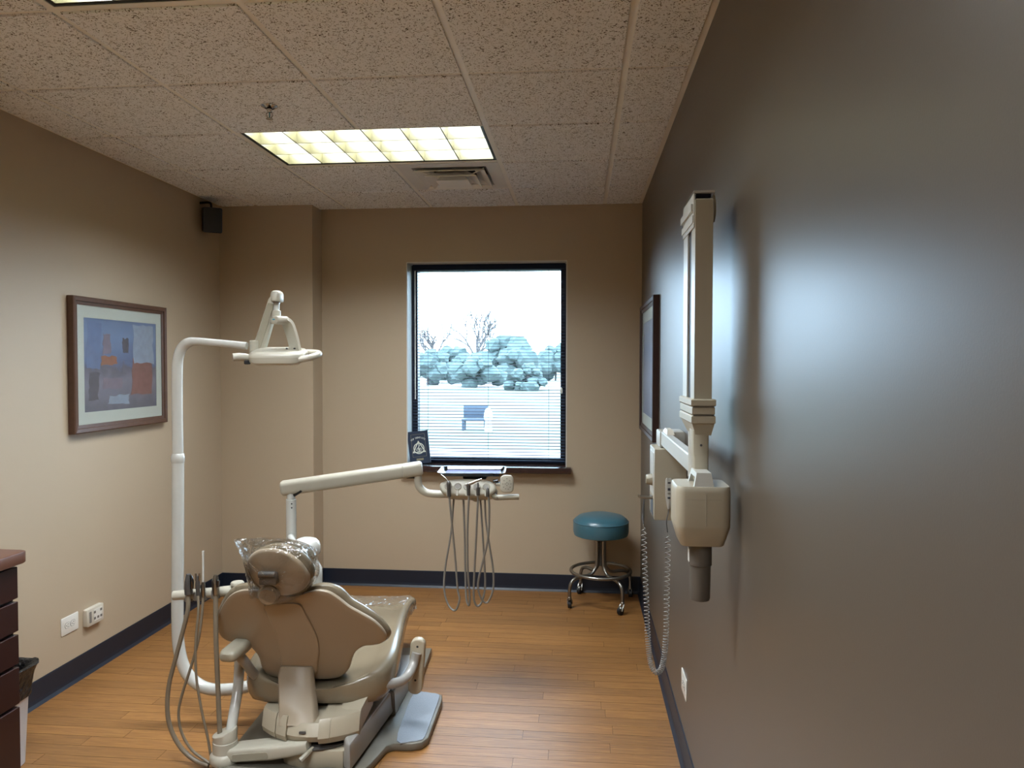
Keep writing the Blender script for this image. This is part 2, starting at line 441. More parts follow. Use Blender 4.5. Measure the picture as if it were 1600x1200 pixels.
for nm, lo, hi in (('wall_angle', (XL, YF, H-.0005), (XL+.024, YB, H+.003)), ('wall_angle', (XR-.024, YF, H-.0005), (XR, YB, H+.003)), ('wall_angle', (XL, YB-.024, H-.0005), (XR, YB, H+.003)),
                   ('wall_angle', (XL, PY-.024, H-.0008), (PX+.024, PY, H+.003)), ('wall_angle', (PX, PY, H-.0008), (PX+.024, YB, H+.003)), ('wall_angle', (XL, YF, H-.0005), (XR, YF+.024, H+.003))):
    b = BM(); box(b, lo, hi); obj(nm, b, 'grid_white', ceil, smooth=False)

# ------------------------------------------------------------------ troffers
def troffer(jj, label):
    x0, x1 = KX-2*T+.012, KX-.012; y0, y1 = JY+jj*T+.012, JY+(jj+1)*T-.012
    t = thing('ceiling_light', label, 'ceiling light', ((x0+x1)/2, (y0+y1)/2, H), 0, 'recessed louvred ceiling lights')
    b = BM()
    box(b, (x0, y0, H+.10), (x1, y1, H+.11))
    box(b, (x0, y0, H+.004), (x0+.004, y1, H+.10)); box(b, (x1-.004, y0, H+.004), (x1, y1, H+.10))
    box(b, (x0+.004, y0, H+.004), (x1-.004, y0+.004, H+.10)); box(b, (x0+.004, y1-.004, H+.004), (x1-.004, y1, H+.10))
    obj('housing', b, 'white_metal', t, smooth=False)
    b = BM(); g = .012
    for a, c in (((x0, y0), (x1, y0+g)), ((x0, y1-g), (x1, y1)), ((x0, y0+g), (x0+g, y1-g)), ((x1-g, y0+g), (x1, y1-g))):
        box(b, (a[0], a[1], H+.0035), (c[0], c[1], H+.012))
    obj('frame', b, 'black_metal', t, smooth=False)
    b = BM(); box(b, (x0+.006, y0+.006, H+.088), (x1-.006, y1-.006, H+.094)); obj('lens', b, 'lamp_panel', t, smooth=False)
    ax, bx, ay, by = x0+.016, x1-.016, y0+.016, y1-.016
    def blade(p, q, nrm):
        nrm = V(nrm); rs = []
        p, q = V(p), V(q)
        for e in (p, q):
            rs.append([e+nrm*d+V((0, 0, z)) for d, z in ((-.003, H+.005), (.003, H+.005), (.002, H+.082), (-.002, H+.082))])
        b = BM(); loft(b, rs); obj('louver_blade', b, 'louver_metal', t, smooth=False)
    for i in range(0, 7):
        x = ax+(bx-ax)*i/6; blade((x, ay, 0), (x, by, 0), (1, 0, 0))
    for i in range(0, 4):
        yy = ay+(by-ay)*i/3; blade((ax, yy, 0), (bx, yy, 0), (0, 1, 0))
    return t
troffer(1, 'louvred ceiling light in front of the square air vent, nearer the window')
troffer(-2, 'louvred ceiling light nearer the camera than the sprinkler, cut by the top edge')
troffer(-5, 'louvred ceiling light over the entrance end of the room, out of view')

# square air diffuser
dx, dy = KX-.5*T, JY+2.5*T
t = thing('air_vent', 'square white stepped air vent in the ceiling beside the louvred light', 'vent', (dx, dy, H))
def sqring(b, ro, ri, z0, z1, zi0, zi1):
    # square frame sloping from outer half-size ro (z0..z1) to inner ri (zi0..zi1)
    def sq(h, z): return [(dx-h, dy-h, z), (dx+h, dy-h, z), (dx+h, dy+h, z), (dx-h, dy+h, z)]
    vs = loft(b, [sq(ro, z0), sq(ri, zi0), sq(ri, zi1), sq(ro, z1)], False, False); quadring(b, vs[-1], vs[0])
b = BM(); sqring(b, T/2-.013, .215, H-.002, H+.002, H-.002, H+.002); obj('face_panel', b, 'diffuser_metal', t, smooth=False)
b = BM(); sqring(b, .216, .18, H-.002, H, H+.05, H+.052); obj('throat', b, 'diffuser_metal', t, smooth=False)
b = BM(); sqring(b, .205, .125, H-.020, H-.016, H+.026, H+.030); obj('louver_ring', b, 'grid_white', t, smooth=False)
b = BM(); sqring(b, .150, .07, H-.036, H-.032, H+.016, H+.020); obj('louver_ring', b, 'grid_white', t, smooth=False)
b = BM(); loft(b, [[(dx-.095, dy-.095, H-.046), (dx+.095, dy-.095, H-.046), (dx+.095, dy+.095, H-.046), (dx-.095, dy+.095, H-.046)], [(dx-.055, dy-.055, H+.004), (dx+.055, dy-.055, H+.004), (dx+.055, dy+.055, H+.004), (dx-.055, dy+.055, H+.004)]]); obj('center_cone', b, 'grid_white', t, smooth=False)
for sx in (-1, 1):
    for sy in (-1, 1): b = BM(); tube(b, [(dx+sx*.20, dy+sy*.20, H-.008), (dx+sx*.09, dy+sy*.09, H-.024)], .004, 6, smooth=False); obj('corner_brace', b, 'grid_white', t)
b = BM(); box(b, (dx-.19, dy-.19, H+.06), (dx+.19, dy+.19, H+.064)); obj('damper', b, 'black_metal', t, smooth=False)

# sprinkler
sx, sy = -1.339, 3.057
t = thing('sprinkler', 'small chrome fire sprinkler hanging from a ceiling tile', 'sprinkler', (sx, sy, H))
b = BM(); lathe(b, [(.037, H-.0071), (.036, H-.010), (.026, H-.015), (.02, H-.018), (.019, H-.0071)], (sx, sy, 0)); obj('escutcheon', b, 'chrome', t)
b = BM(); lathe(b, [(.011, H-.012), (.011, H-.03), (.008, H-.033), (.008, H-.036)], (sx, sy, 0), 12); obj('body', b, 'chrome', t)
b = BM()
for s in (-1, 1): tube(b, [(sx+s*.009, sy, H-.034), (sx+s*.014, sy, H-.045), (sx+s*.008, sy, H-.058), (sx, sy, H-.061)], .0025, 6, 3)
obj('frame_arm', b, 'chrome', t)
b = BM(); cyl(b, (sx, sy, H-.034), (sx, sy, H-.060), .003, 8, .0005); obj('glass_bulb', b, 'teal_print', t)
b = BM(); lathe(b, [(.004, H-.059), (.015, H-.0615), (.016, H-.063), (.004, H-.064)], (sx, sy, 0), 14); obj('deflector', b, 'chrome', t)

# ------------------------------------------------------------------ window, blind, sill
b = BM(); fy0, fy1, fw = 5.285, 5.36, .045
box(b, (WX0, fy0, WZ0-.02), (WX0+fw, fy1, WZ1)); box(b, (WX1-fw, fy0, WZ0-.02), (WX1, fy1, WZ1)); box(b, (WX0+fw, fy0, WZ0-.02), (WX1-fw, fy1, WZ0+fw)); box(b, (WX0+fw, fy0, WZ1-fw), (WX1-fw, fy1, WZ1))
win = obj('window_1', b, 'frame_navy', None, 'structure', smooth=False)
b = BM(); box(b, (WX0+fw-.01, 5.325, WZ0+fw-.01), (WX1-fw+.01, 5.331, WZ1-fw+.01)); obj('pane', b, 'glass', win, smooth=False)
b = BM(); box(b, (WX0-.035, 5.075, WZ0-.042), (WX1+.035, YB, WZ0), .006); box(b, (WX0+.004, YB-.001, WZ0-.042), (WX1-.004, 5.285, WZ0), 0); obj('window_sill', b, 'sill_wood', win)
b = BM(); box(b, (WX0+.012, 5.285-.004, WZ0+.0005), (WX1-.012, 5.285, WZ0+.03)); obj('sill_stop', b, 'frame_navy', win, smooth=False)

BX0, BX1, BYc = WX0+.022, WX1-.012, 5.235
t = thing('window_blind', 'dark horizontal slat blind lowered over the window', 'blind', ((BX0+BX1)/2, BYc, WZ1))
b = BM(); box(b, (BX0, BYc-.014, WZ1-.045), (BX1, BYc+.014, WZ1-.004), .003); obj('head_rail', b, 'blind_navy', t)
b = BM(); box(b, (BX0, BYc-.012, WZ0+.016), (BX1, BYc+.012, WZ0+.03), .003); obj('bottom_rail', b, 'blind_navy', t)
b = BM(); L_ = BX1-BX0
rs = []
for xx in (-L_/2, L_/2):
    top = [(xx, -.0125+.025*i/6, .0018*(1-(2*i/6-1)**2)) for i in range(7)]
    rs.append(top + [(p[0], p[1], p[2]-.0004) for p in top[::-1]])
loft(b, rs)
NS = 61; zt, zb = WZ1-.058, WZ0+.045
first = None
for i in range(NS):
    z = zt+(zb-zt)*i/(NS-1)
    if first is None: first = o = obj('slat', b, 'blind_navy', t, local=True)
    else:
        o = bpy.data.objects.new('slat', first.data); COL.objects.link(o); o.parent = t
    o.location = (0, 0, z-WZ1); o.rotation_euler = (math.radians(random.uniform(6.2, 8.2)), 0, 0)
for fx in (.10, .50, .895):
    for s in (-1, 1):
        b = BM(); x = BX0+L_*fx; tube(b, [(x, BYc+s*.0132, WZ1-.045), (x, BYc+s*.0132, WZ0+.03)], .0007, 5, smooth=False); obj('ladder_cord', b, 'blind_navy', t)
b = BM(); x = BX0+.022; tube(b, [(x, BYc-.026, WZ1-.05), (x, BYc-.026, WZ1-.98)], .0042, 8, smooth=False); obj('tilt_wand', b, 'light_far', t)
b = BM(); tube(b, [(BX1-.025, BYc-.022, WZ1-.05), (BX1-.025, BYc-.022, WZ0+.55)], .0011, 5, smooth=False); cord = obj('pull_cord', b, 'blind_navy', t)
b = BM(); lathe(b, [(.002, .56), (.007, .55), (.009, .53), (.006, .515)], (BX1-.025, BYc-.022, WZ0), 12); obj('tassel', b, 'light_far', cord)

# plaque on the sill
R_ = math.radians(7)
pc = V((-1.142, 5.135, WZ0))
Mp = Matrix.Translation(pc+V((-.075, 0, .0006))) @ Matrix.Rotation(-R_, 4, 'Y') @ Matrix.Rotation(math.radians(-4), 4, 'X') @ XZ()
PWd, PHt = .150, .235
t = thing('award_plaque', 'navy award plaque leaning tilted on the window sill behind the white arm', 'plaque', pc)
b = BM(); prism(b, [(0, 0), (PWd, 0), (PWd, PHt), (0, PHt)], 0, .016, .002, Mp, 1); obj('board', b, 'plaque_navy', t)
def flat(b, poly, d=-.0012): prism(b, poly, d, .0002, 0, Mp)
b = BM(); lw = .0016; fx0, fx1, fz0, fz1 = .024, PWd-.024, .05, .212
for q in ([(fx0, fz0), (fx1, fz0), (fx1, fz0+lw), (fx0, fz0+lw)], [(fx0, fz1-lw), (fx1, fz1-lw), (fx1, fz1), (fx0, fz1)], [(fx0, fz0+lw), (fx0+lw, fz0+lw), (fx0+lw, fz1-lw), (fx0, fz1-lw)], [(fx1-lw, fz0+lw), (fx1, fz0+lw), (fx1, fz1-lw), (fx1-lw, fz1-lw)]): flat(b, q, -.0008)
obj('border_line', b, 'plaque_brass', t, smooth=False)
ecx, ecz, er = PWd/2, .110, .040
b = BM()
def arcband(b, r0, r1, a0, a1, n=28, cx=ecx, cz=ecz, d=-.0012):
    for i in range(n):
        p, q = math.radians(a0+(a1-a0)*i/n), math.radians(a0+(a1-a0)*(i+1)/n)
        flat(b, [(cx+r0*math.cos(p), cz+r0*math.sin(p)), (cx+r1*math.cos(p), cz+r1*math.sin(p)), (cx+r1*math.cos(q), cz+r1*math.sin(q)), (cx+r0*math.cos(q), cz+r0*math.sin(q))], d)
arcband(b, er-.006, er, 0, 360, 40)
A = [V((ecx, ecz+.056)), V((ecx-.049, ecz-.030)), V((ecx+.049, ecz-.030))]
for p, q in ((A[0], A[1]), (A[1], A[2]), (A[2], A[0])):
    d_ = (q-p).normalized(); n_ = V((-d_.y, d_.x)); c_ = V((ecx, ecz-.004)); n_ = n_ if (c_-p).dot(n_) > 0 else -n_
    flat(b, [tuple(p), tuple(q), tuple(q+n_*.006-d_*.010), tuple(p+n_*.006+d_*.010)], -.0016)
for a0, r_ in ((20, .026), (20, .019), (20, .012)): arcband(b, r_-.003, r_, 200, 340, 10, ecx, ecz+.008-.004*(r_ > .02), -.0014)
flat(b, [(ecx-.0012, ecz-.026), (ecx+.0012, ecz-.026), (ecx+.0012, ecz+.034), (ecx-.0012, ecz+.034)], -.0018)
sn = [V((ecx+.006*math.sin(i*.75), ecz-.018+i*.0036)) for i in range(14)]
for p, q in zip(sn, sn[1:]):
    d_ = (q-p).normalized(); n_ = V((-d_.y, d_.x))*.0016; flat(b, [tuple(p-n_), tuple(q-n_), tuple(q+n_), tuple(p+n_)], -.002)
obj('emblem', b, 'plaque_white', t, smooth=False)
# lettering on an arc
b = BM(); dg = None
txt = 'TOP DENTISTS'; rad = .078; cz0 = .104
for i, ch in enumerate(txt):
    if ch == ' ': continue
    cu = bpy.data.curves.new('glyph', 'FONT'); cu.body = ch; cu.size = .0165; cu.align_x = 'CENTER'; cu.extrude = .0008
    to = bpy.data.objects.new('glyph', cu); COL.objects.link(to)
    dg = bpy.context.evaluated_depsgraph_get(); me = to.evaluated_get(dg).to_mesh()
    a = math.radians(36-72*i/(len(txt)-1))
    Mg = Mp @ Matrix.Translation((PWd/2-rad*math.sin(a), cz0+rad*math.cos(a), -.0006)) @ Matrix.Rotation(a, 4, 'Z')
    base = len(b.verts); vs = [b.verts.new(Mg @ v.co) for v in me.vertices]
    for p in me.polygons:
        try: b.faces.new([vs[k] for k in p.vertices])
        except ValueError: pass
    to.to_mesh_clear(); bpy.data.objects.remove(to); bpy.data.curves.remove(cu)
obj('lettering', b, 'plaque_white', t, smooth=False)
b = BM(); flat(b, [(PWd/2-.026, .024), (PWd/2+.026, .024), (PWd/2+.026, .038), (PWd/2-.026, .038)]); obj('name_strip', b, 'plaque_brass', t, smooth=False)

# ------------------------------------------------------------------ outside
b = BM(); box(b, (-120, 5.6, -.5), (80, 58, -.3)); obj('lawn', b, 'lawn_green', None, 'structure', smooth=False)
b = BM(); box(b, (-150, 58, -.5), (120, 92, -.28)); obj('road', b, 'road_grey', None, 'structure', smooth=False)
b = BM(); loft(b, [[(-14, 16.0, -.3), (10, 13.2, -.3), (10, 14.6, -.3), (-14, 17.4, -.3)], [(-14, 16.0, -.28), (10, 13.2, -.28), (10, 14.6, -.28), (-14, 17.4, -.28)]]); obj('footpath', b, 'road_grey', None, 'structure', smooth=False)
b = BM(); box(b, (-200, 92, -.5), (160, 200, -.3)); obj('far_lawn', b, 'lawn_green', None, 'structure', smooth=False)
def blob(b, c, r, sq=(1, 1, .8), sub=2, seed=0):
    rnd = random.Random(seed); M = Matrix.Translation(c) @ Matrix.Diagonal((sq[0]*r, sq[1]*r, sq[2]*r, 1))
    g = bmesh.ops.create_icosphere(b, subdivisions=sub, radius=1, matrix=M)
    for v in g['verts']: v.co = V(c)+(v.co-V(c))*(1+rnd.uniform(-.22, .22))
def shrub(px, Y, r, label, seed):
    base = at(px, 590, Y); base.z = -.3
    t = thing('shrub', label, 'shrub', base, 0, 'hedge shrubs across the lawn')
    b = BM(); rnd = random.Random(seed)
    for i in range(26):
        a = rnd.uniform(0, 2*PI); q = rnd.random()**.5; h = rnd.uniform(0, 1)
        blob(b, base+V((math.cos(a)*q*r*(1.05-.45*h), math.sin(a)*q*r*.7, r*(.16+1.15*h*(1-.35*q)))), r*rnd.uniform(.2, .36), seed=seed*40+i, sq=(1, 1, .85))
    obj('foliage', b, 'leaf_far', t, smooth=False)
    b = BM(); tube(b, [base, base+V((.1, 0, r))], .12, 6, 2); obj('stem', b, 'bark_far', t)
for i, (px, Y, r, lb) in enumerate(((668, 66, 2.6, 'dusky shrub seen through the left edge of the blind'), (706, 76, 3.0, 'low dusky shrub second from the left through the blind'), (744, 60, 2.2, 'dusky shrub under the bare tree seen through the blind'), (790, 72, 3.6, 'broad dusky shrub right of the bare tree through the blind'), (824, 54, 1.5, 'low shrub in front of the broad one, through the blind'), (868, 86, 3.2, 'shrub seen through the right edge of the blind'))):
    shrub(px, Y, r, lb, i+1)
def bare_tree(px, Y, hgt, label, seed):
    base = at(px, 590, Y); base.z = -.3; rnd = random.Random(seed)
    t = thing('bare_tree', label, 'tree', base, 0, 'bare trees beyond the lawn')
    b = BM(); tube(b, [base, base+V((.1, 0, hgt*.25)), base+V((0, 0, hgt*.5))], [.28, .2, .14], 7, 3); obj('trunk', b, 'bark_far', t)
    b = BM()
    def grow(p, d, l, r, dep):
        q = p+d*l; tube(b, [p, p+d*l*.5+V((rnd.uniform(-.1, .1), 0, .05))*l, q], [r, r*.6], 5, 2)
        if dep:
            for _ in range(3): grow(p+d*l*rnd.uniform(.5, 1), (d+V((rnd.uniform(-.8, .8), rnd.uniform(-.8, .8), rnd.uniform(-.1, .5)))).normalized(), l*.68, r*.6, dep-1)
    for i in range(6):
        grow(base+V((0, 0, hgt*rnd.uniform(.2, .5))), V((rnd.uniform(-.9, .9), rnd.uniform(-.6, .6), 1)).normalized(), hgt*.3, .13, 3)
    obj('branches', b, 'bark_far', t)
bare_tree(745, 80, 9.5, 'bare branching tree behind the shrubs in the middle of the window', 3)
bare_tree(680, 84, 7.5, 'smaller bare tree behind the shrubs at the left of the window', 5)
g = at(742, 672, 21); g.z = -.3
t = thing('garden_bench', 'dark blue bench standing on the lawn outside', 'bench', g)
b = BM(); box(b, g+V((-.36, -.2, .28)), g+V((.36, .2, .34)), .01); obj('seat', b, 'box_far', t)
b = BM(); box(b, g+V((-.36, .17, .36)), g+V((.36, .21, .72)), .01); obj('backrest', b, 'box_far', t)
for sx_ in (-.32, .32):
    for sy_ in (-.16, .16): b = BM(); box(b, g+V((sx_-.03, sy_-.03, 0)), g+V((sx_+.03, sy_+.03, .28))); obj('leg', b, 'box_far', t, smooth=False)
g = at(763, 670, 20.5); g.z = -.3
b = BM(); lathe(b, [(.10, 0), (.12, .06), (.09, .3), (.13, .42), (.10, .6), (.04, .68)], g, 14); tag(obj('lawn_bollard', b, 'light_far', None, org=g), 'small white bollard on the lawn at the end of the bench', 'bollard')

# ------------------------------------------------------------------ pictures
def picture(name, label, xw, sgn, y0, y1, z0, z1, fwid, dep, mwid, art, wood):
    c = V((xw, (y0+y1)/2, (z0+z1)/2)); t = thing('framed_picture', label, 'picture', V((xw, (y0+y1)/2, z0)))
    def xx(d): return xw+sgn*d
    def bx(b, d0, d1, a0, a1, e0, e1, bev=0):
        lo = (min(xx(d0), xx(d1)), a0, e0); hi = (max(xx(d0), xx(d1)), a1, e1); box(b, lo, hi, bev)
    # mitred profile frame
    prof = [(0, .001), (0, dep), (.006, dep+.003), (fwid*.55, dep), (fwid*.6, dep-.006), (fwid, dep-.009), (fwid, .001)]
    def pts(i, d): return (xx(d), i)
    b = BM(); rings = []
    for cy_, cz_, sy_, sz_ in ((y0, z0, 1, 1), (y1, z0, -1, 1), (y1, z1, -1, -1), (y0, z1, 1, -1)):
        rings.append([(xx(d), cy_+sy_*o_, cz_+sz_*o_) for o_, d in prof])
    vs = loft(b, rings, False, False); quadring(b, vs[-1], vs[0]); obj('frame', b, wood, t, smooth=False)
    b = BM(); bx(b, .004, dep-.016, y0+fwid*.5, y1-fwid*.5, z0+fwid*.5, z1-fwid*.5); obj('backing', b, 'mat_board', t, smooth=False)
    ay0, ay1, az0, az1 = y0+fwid+mwid[0], y1-fwid-mwid[0], z0+fwid+mwid[1], z1-fwid-mwid[1]
    b = BM()
    for q in (((y0+fwid*.6, z0+fwid*.6), (ay0, z1-fwid*.6)), ((ay1, z0+fwid*.6), (y1-fwid*.6, z1-fwid*.6)), ((ay0, z0+fwid*.6), (ay1, az0)), ((ay0, az1), (ay1, z1-fwid*.6))):
        bx(b, dep-.0155, dep-.0125, q[0][0], q[1][0], q[0][1], q[1][1])
    obj('mat', b, 'mat_board', t, smooth=False)
    b = BM(); bx(b, dep-.0158, dep-.0145, ay0-.002, ay1+.002, az0-.002, az1+.002); obj('print', b, art, t, smooth=False)
    b = BM(); bx(b, dep-.0118, dep-.0105, y0+fwid*.7, y1-fwid*.7, z0+fwid*.7, z1-fwid*.7); obj('glazing', b, 'picture_glass', t, smooth=False)
    return t, (ay0, ay1, az0, az1, xx(dep-.0145))
pt, (ay0, ay1, az0, az1, px_) = picture('framed_picture', 'square brown framed print in blue and rust colours on the beige left wall', XL, 1, 3.405, 4.228, 1.255, 1.950, .042, .034, (.052, .062), 'print_blue', 'picture_wood')
# plain colour shapes on the print
mat('print_rust', (128, 84, 86), .6, mottle=(30, .35)); mat('print_pale_patch', (140, 158, 184), .6, mottle=(30, .25)); mat('print_dark', (66, 70, 92), .6, mottle=(30, .3)); mat('print_orange', (142, 92, 76), .6, mottle=(30, .3))
mat('print_mauve', (118, 110, 132), .6, mottle=(24, .3)); mat('print_sky', (88, 116, 164), .6, mottle=(20, .25))
prnd = random.Random(5)
def patch(u0, v0, u1, v1, m, lean=0):
    pl = []; n = 6
    for k in range(n): pl.append((u0+(u1-u0)*k/n, v0))
    for k in range(n): pl.append((u1, v0+(v1-v0)*k/n))
    for k in range(n): pl.append((u1-(u1-u0)*k/n, v1))
    for k in range(n): pl.append((u0, v1-(v1-v0)*k/n))
    pl = [(min(.99, max(.01, u+lean*(v-v0)+prnd.uniform(-.012, .012))), min(.99, max(.01, v+prnd.uniform(-.012, .012)))) for u, v in pl]
    b = BM(); prism(b, [(ay0+(ay1-ay0)*u, az0+(az1-az0)*v) for u, v in pl], 0, .0004+.0001*prnd.random(), 0, YZ(px_+.0001)); obj('painted_shape', b, m, pt, smooth=False)
patch(.03, .46, .20, .96, 'print_sky', .04); patch(.66, .52, .96, .97, 'print_pale_patch', -.03); patch(.24, .62, .34, .84, 'print_mauve'); patch(.50, .64, .58, .80, 'print_dark')
patch(.62, .16, .93, .58, 'print_rust', .04); patch(.22, .50, .42, .60, 'print_orange'); patch(.05, .12, .17, .42, 'print_dark', .06); patch(.30, .06, .58, .16, 'print_pale_patch', .1); patch(.24, .24, .5, .36, 'print_mauve', -.1); patch(.70, .70, .80, .90, 'print_dark'); patch(.84, .68, .92, .88, 'print_mauve')
picture('framed_picture', 'brown framed pale blue print seen edge on along the dark right wall', XR, -1, 3.99, 4.86, 1.185, 1.985, .045, .034, (.07, .07), 'print_pale', 'picture_wood_dark')

# ------------------------------------------------------------------ outlets
def outlet(name, label, xw, sgn, yc, zc, wd, ht, dep, kind):
    t = thing(name, label, 'outlet', (xw, yc, zc))
    M = Matrix(((0, 0, sgn, xw), (1, 0, 0, yc), (0, 1, 0, zc), (0, 0, 0, 1)))
    b = BM(); prism(b, rrect(wd, ht, .006, 3), 0, dep, .002, M); obj('cover_plate', b, 'outlet_white' if kind == 'power' else 'plate_cream', t)
    if kind == 'power':
        for s in (-1, 1):
            b = BM(); o = [(x, y) for x, y in circ(.017, 20, s*.0195)]; o = [(x, max(-.0135, min(.0135, y))) for x, y in o]
            prism(b, o, dep-.001, dep+.0015, .0005, M, 1); r = obj('receptacle', b, 'outlet_white', t)
            b = BM()
            for q in (-.006, .006): prism(b, rect(.009, .0022, s*.0195+.003, q), dep+.001, dep+.0019, 0, M)
            prism(b, circ(.0028, 8, s*.0195-.008), dep+.001, dep+.0019, 0, M); obj('slot', b, 'outlet_dark', r, smooth=False)
            b = BM(); arc = [(s*.0195+.0178*math.cos(a), max(-.0143, min(.0143, .0178*math.sin(a)))) for a in [2*PI*i/24 for i in range(24)]]
            tube(b, [M @ V((x, y, dep)) for x, y in arc], .0007, 5, 1, True, True); obj('receptacle_rim', b, 'outlet_dark', r)
        b = BM(); prism(b, circ(.003, 10), dep-.001, dep+.0012, .0004, M, 1); obj('screw', b, 'brushed', t)
    else:
        b = BM(); prism(b, rrect(.016, .058, .003, 3, -.040, 0), dep-.001, dep+.0018, .0006, M, 1); obj('dark_insert', b, 'hose_grey', t)
        b = BM(); prism(b, rrect(.062, .062, .003, 3, .018, 0), dep-.001, dep+.0015, .0006, M, 1); obj('jack_panel', b, 'outlet_white', t)
        for u in (-.008, .018, .042):
            for v in (-.015, .017):
                if u == .018 and v > 0: continue
                b = BM(); prism(b, rrect(.015, .013, .002, 2, u, v), dep+.001, dep+.0026, .0004, M, 1); j = obj('jack', b, 'hose_grey', t)
                b = BM(); prism(b, rect(.007, .005, u, v), dep+.0022, dep+.003, 0, M); obj('jack_slot', b, 'cone_grey', j, smooth=False)
outlet('wall_outlet', 'flat white double power outlet on the beige left wall', XL, 1, 3.391, .306, .122, .088, .005, 'power')
outlet('wall_outlet', 'small white power outlet low on the dark right wall', XR, -1, 2.958, .318, .13, .088, .005, 'power')
outlet('data_outlet', 'cream boxed data outlet beside the flat power outlet, left wall', XL, 1, 3.556, .296, .128, .09, .024, 'data')

# speaker in the corner
sc_ = at(331, 344, 4.72)
t = thing('wall_speaker', 'small dark navy loudspeaker high in the far left corner', 'speaker', sc_)
Ms = Matrix.Translation(sc_) @ Matrix.Rotation(math.radians(32), 4, 'Z') @ Matrix.Rotation(math.radians(10), 4, 'X')
b = BM(); loft(b, [[V((x*s, y_, z*s)) for x, z in rrect(.12, .165, .012, 3)] for y_, s in ((-.075, .96), (-.07, 1), (.02, 1), (.07, .72), (.075, .66))], M=Ms); obj('cabinet', b, 'speaker_navy', t)
b = BM(); prism(b, rrect(.104, .15, .01, 3), -.080, -.074, .002, Ms @ XZ()); obj('grille', b, 'black_metal', t)
b = BM(); q = Ms @ V((0, .04, .07)); tube(b, [q, q+V((-.02, .02, .05)), (XL+.004, sc_.y-.03, sc_.z+.11)], .008, 8); obj('bracket', b, 'black_metal', t)
b = BM(); tube(b, [(XL+.004, sc_.y-.02, sc_.z+.12), (XL+.004, sc_.y-.02, H-.02)], .004, 6, smooth=False); obj('wire', b, 'wall_paint', t)

# ------------------------------------------------------------------ cabinet, worktop, bin
CX, CY = -2.060, 2.478
t = thing('drawer_cabinet', 'dark cherry drawer cabinet against the left wall', 'cabinet', (CX-.2, CY-.4, 0))
b = BM(); box(b, (XL+.002, .9, .09), (CX-.02, CY, .872)); box(b, (XL+.06, .9, 0), (CX-.07, CY-.01, .09)); obj('body', b, 'cherry_dark', t, smooth=False)
for z0_, z1_ in ((.739+.006, .862), (.617+.006, .733), (.496+.006, .611), (.347+.006, .490), (.10, .341)):
    for i, (a, c) in enumerate(((1.98, CY), (1.45, 1.97), (.92, 1.44))):
        b = BM(); box(b, (CX-.02, a, z0_), (CX, c, z1_), .002); obj('drawer', b, 'cherry_dark', t)
        
b = BM(); prism(b, [(XL+.001, .88), (CX+.024, .88), (CX+.024, CY+.0), (CX+.017, CY+.020), (CX-.004, CY+.028), (XL+.001, CY+.03)], .874, .918, .004)
tag(obj('worktop', b, 'counter_wood', None, org=(XL+.2, CY-.3, .874)), 'brown wood grain worktop on the dark drawer cabinet', 'worktop')

bc = V((-2.343, 2.632, 0)); BS = .83
t = thing('waste_bin', 'white waste bin with black liner beyond the drawer cabinet', 'bin', bc)
b = BM(); loft(b, [[V((bc.x+x*s, bc.y+y_*s, z)) for x, y_ in rrect(.29, .2, .05, 5)] for z, s in ((0, .84), (.004, .87), (.46*BS, 1.0), (.466*BS, 1.02), (.466*BS, .98), (.012, .80))]); obj('body', b, 'bin_white', t)
b = BM(); rnd = random.Random(4); rs = []
for z, s in ((.335, 1.015), (.36, 1.03), (.40, 1.04), (.44, 1.07), (.475, 1.12), (.487, 1.16), (.492, 1.15), (.485, 1.06), (.46, .96), (.30, .9)):
    z *= BS; s = 1+(s-1)*1.35; rs.append([V((bc.x+x*s*(1+rnd.uniform(-.014, .014)), bc.y+y_*s*(1+rnd.uniform(-.014, .014)), z+(rnd.uniform(-.02, .02) if z < .27 else rnd.uniform(-.004, .004)))) for x, y_ in rrect(.29, .2, .05, 7)])
loft(b, rs, False, True); obj('liner', b, 'bag_black', t, angle=70)

# ------------------------------------------------------------------ stool
st = V((.14, 4.905, 0))
t = thing('rolling_stool', 'round blue padded stool with chrome ring base in the corner', 'stool', st)
b = BM(); lathe(b, [(.02, .462), (.165, .462), (.18, .468), (.186, .49), (.186, .545), (.183, .556)], st, 40); seat = obj('seat_cushion', b, 'stool_teal', t)
b = BM(); lathe(b, [(.183, .5555), (.176, .570), (.15, .590), (.10, .603), (.05, .608), (.004, .609)], st, 40); obj('seat_top', b, 'stool_teal', seat)
b = BM(); tube(b, [st+V((.184*math.cos(a), .184*math.sin(a), .556)) for a in [2*PI*i/40 for i in range(40)]], .0035, 6, 1, True, True); obj('piping', b, 'stool_teal', seat)
b = BM(); lathe(b, [(.04, .462), (.042, .43), (.036, .425), (.02, .424)], st, 20); obj('collar', b, 'brushed', t)
b = BM(); cyl(b, st+V((0, 0, .255)), st+V((0, 0, .45)), .014, 14); obj('screw_post', b, 'dark_grey', t)
b = BM(); tube(b, [st+V((.2*math.cos(a), .2*math.sin(a), .222)) for a in [2*PI*i/40 for i in range(40)]], .011, 10, 1, True, True); obj('foot_ring', b, 'brushed', t)
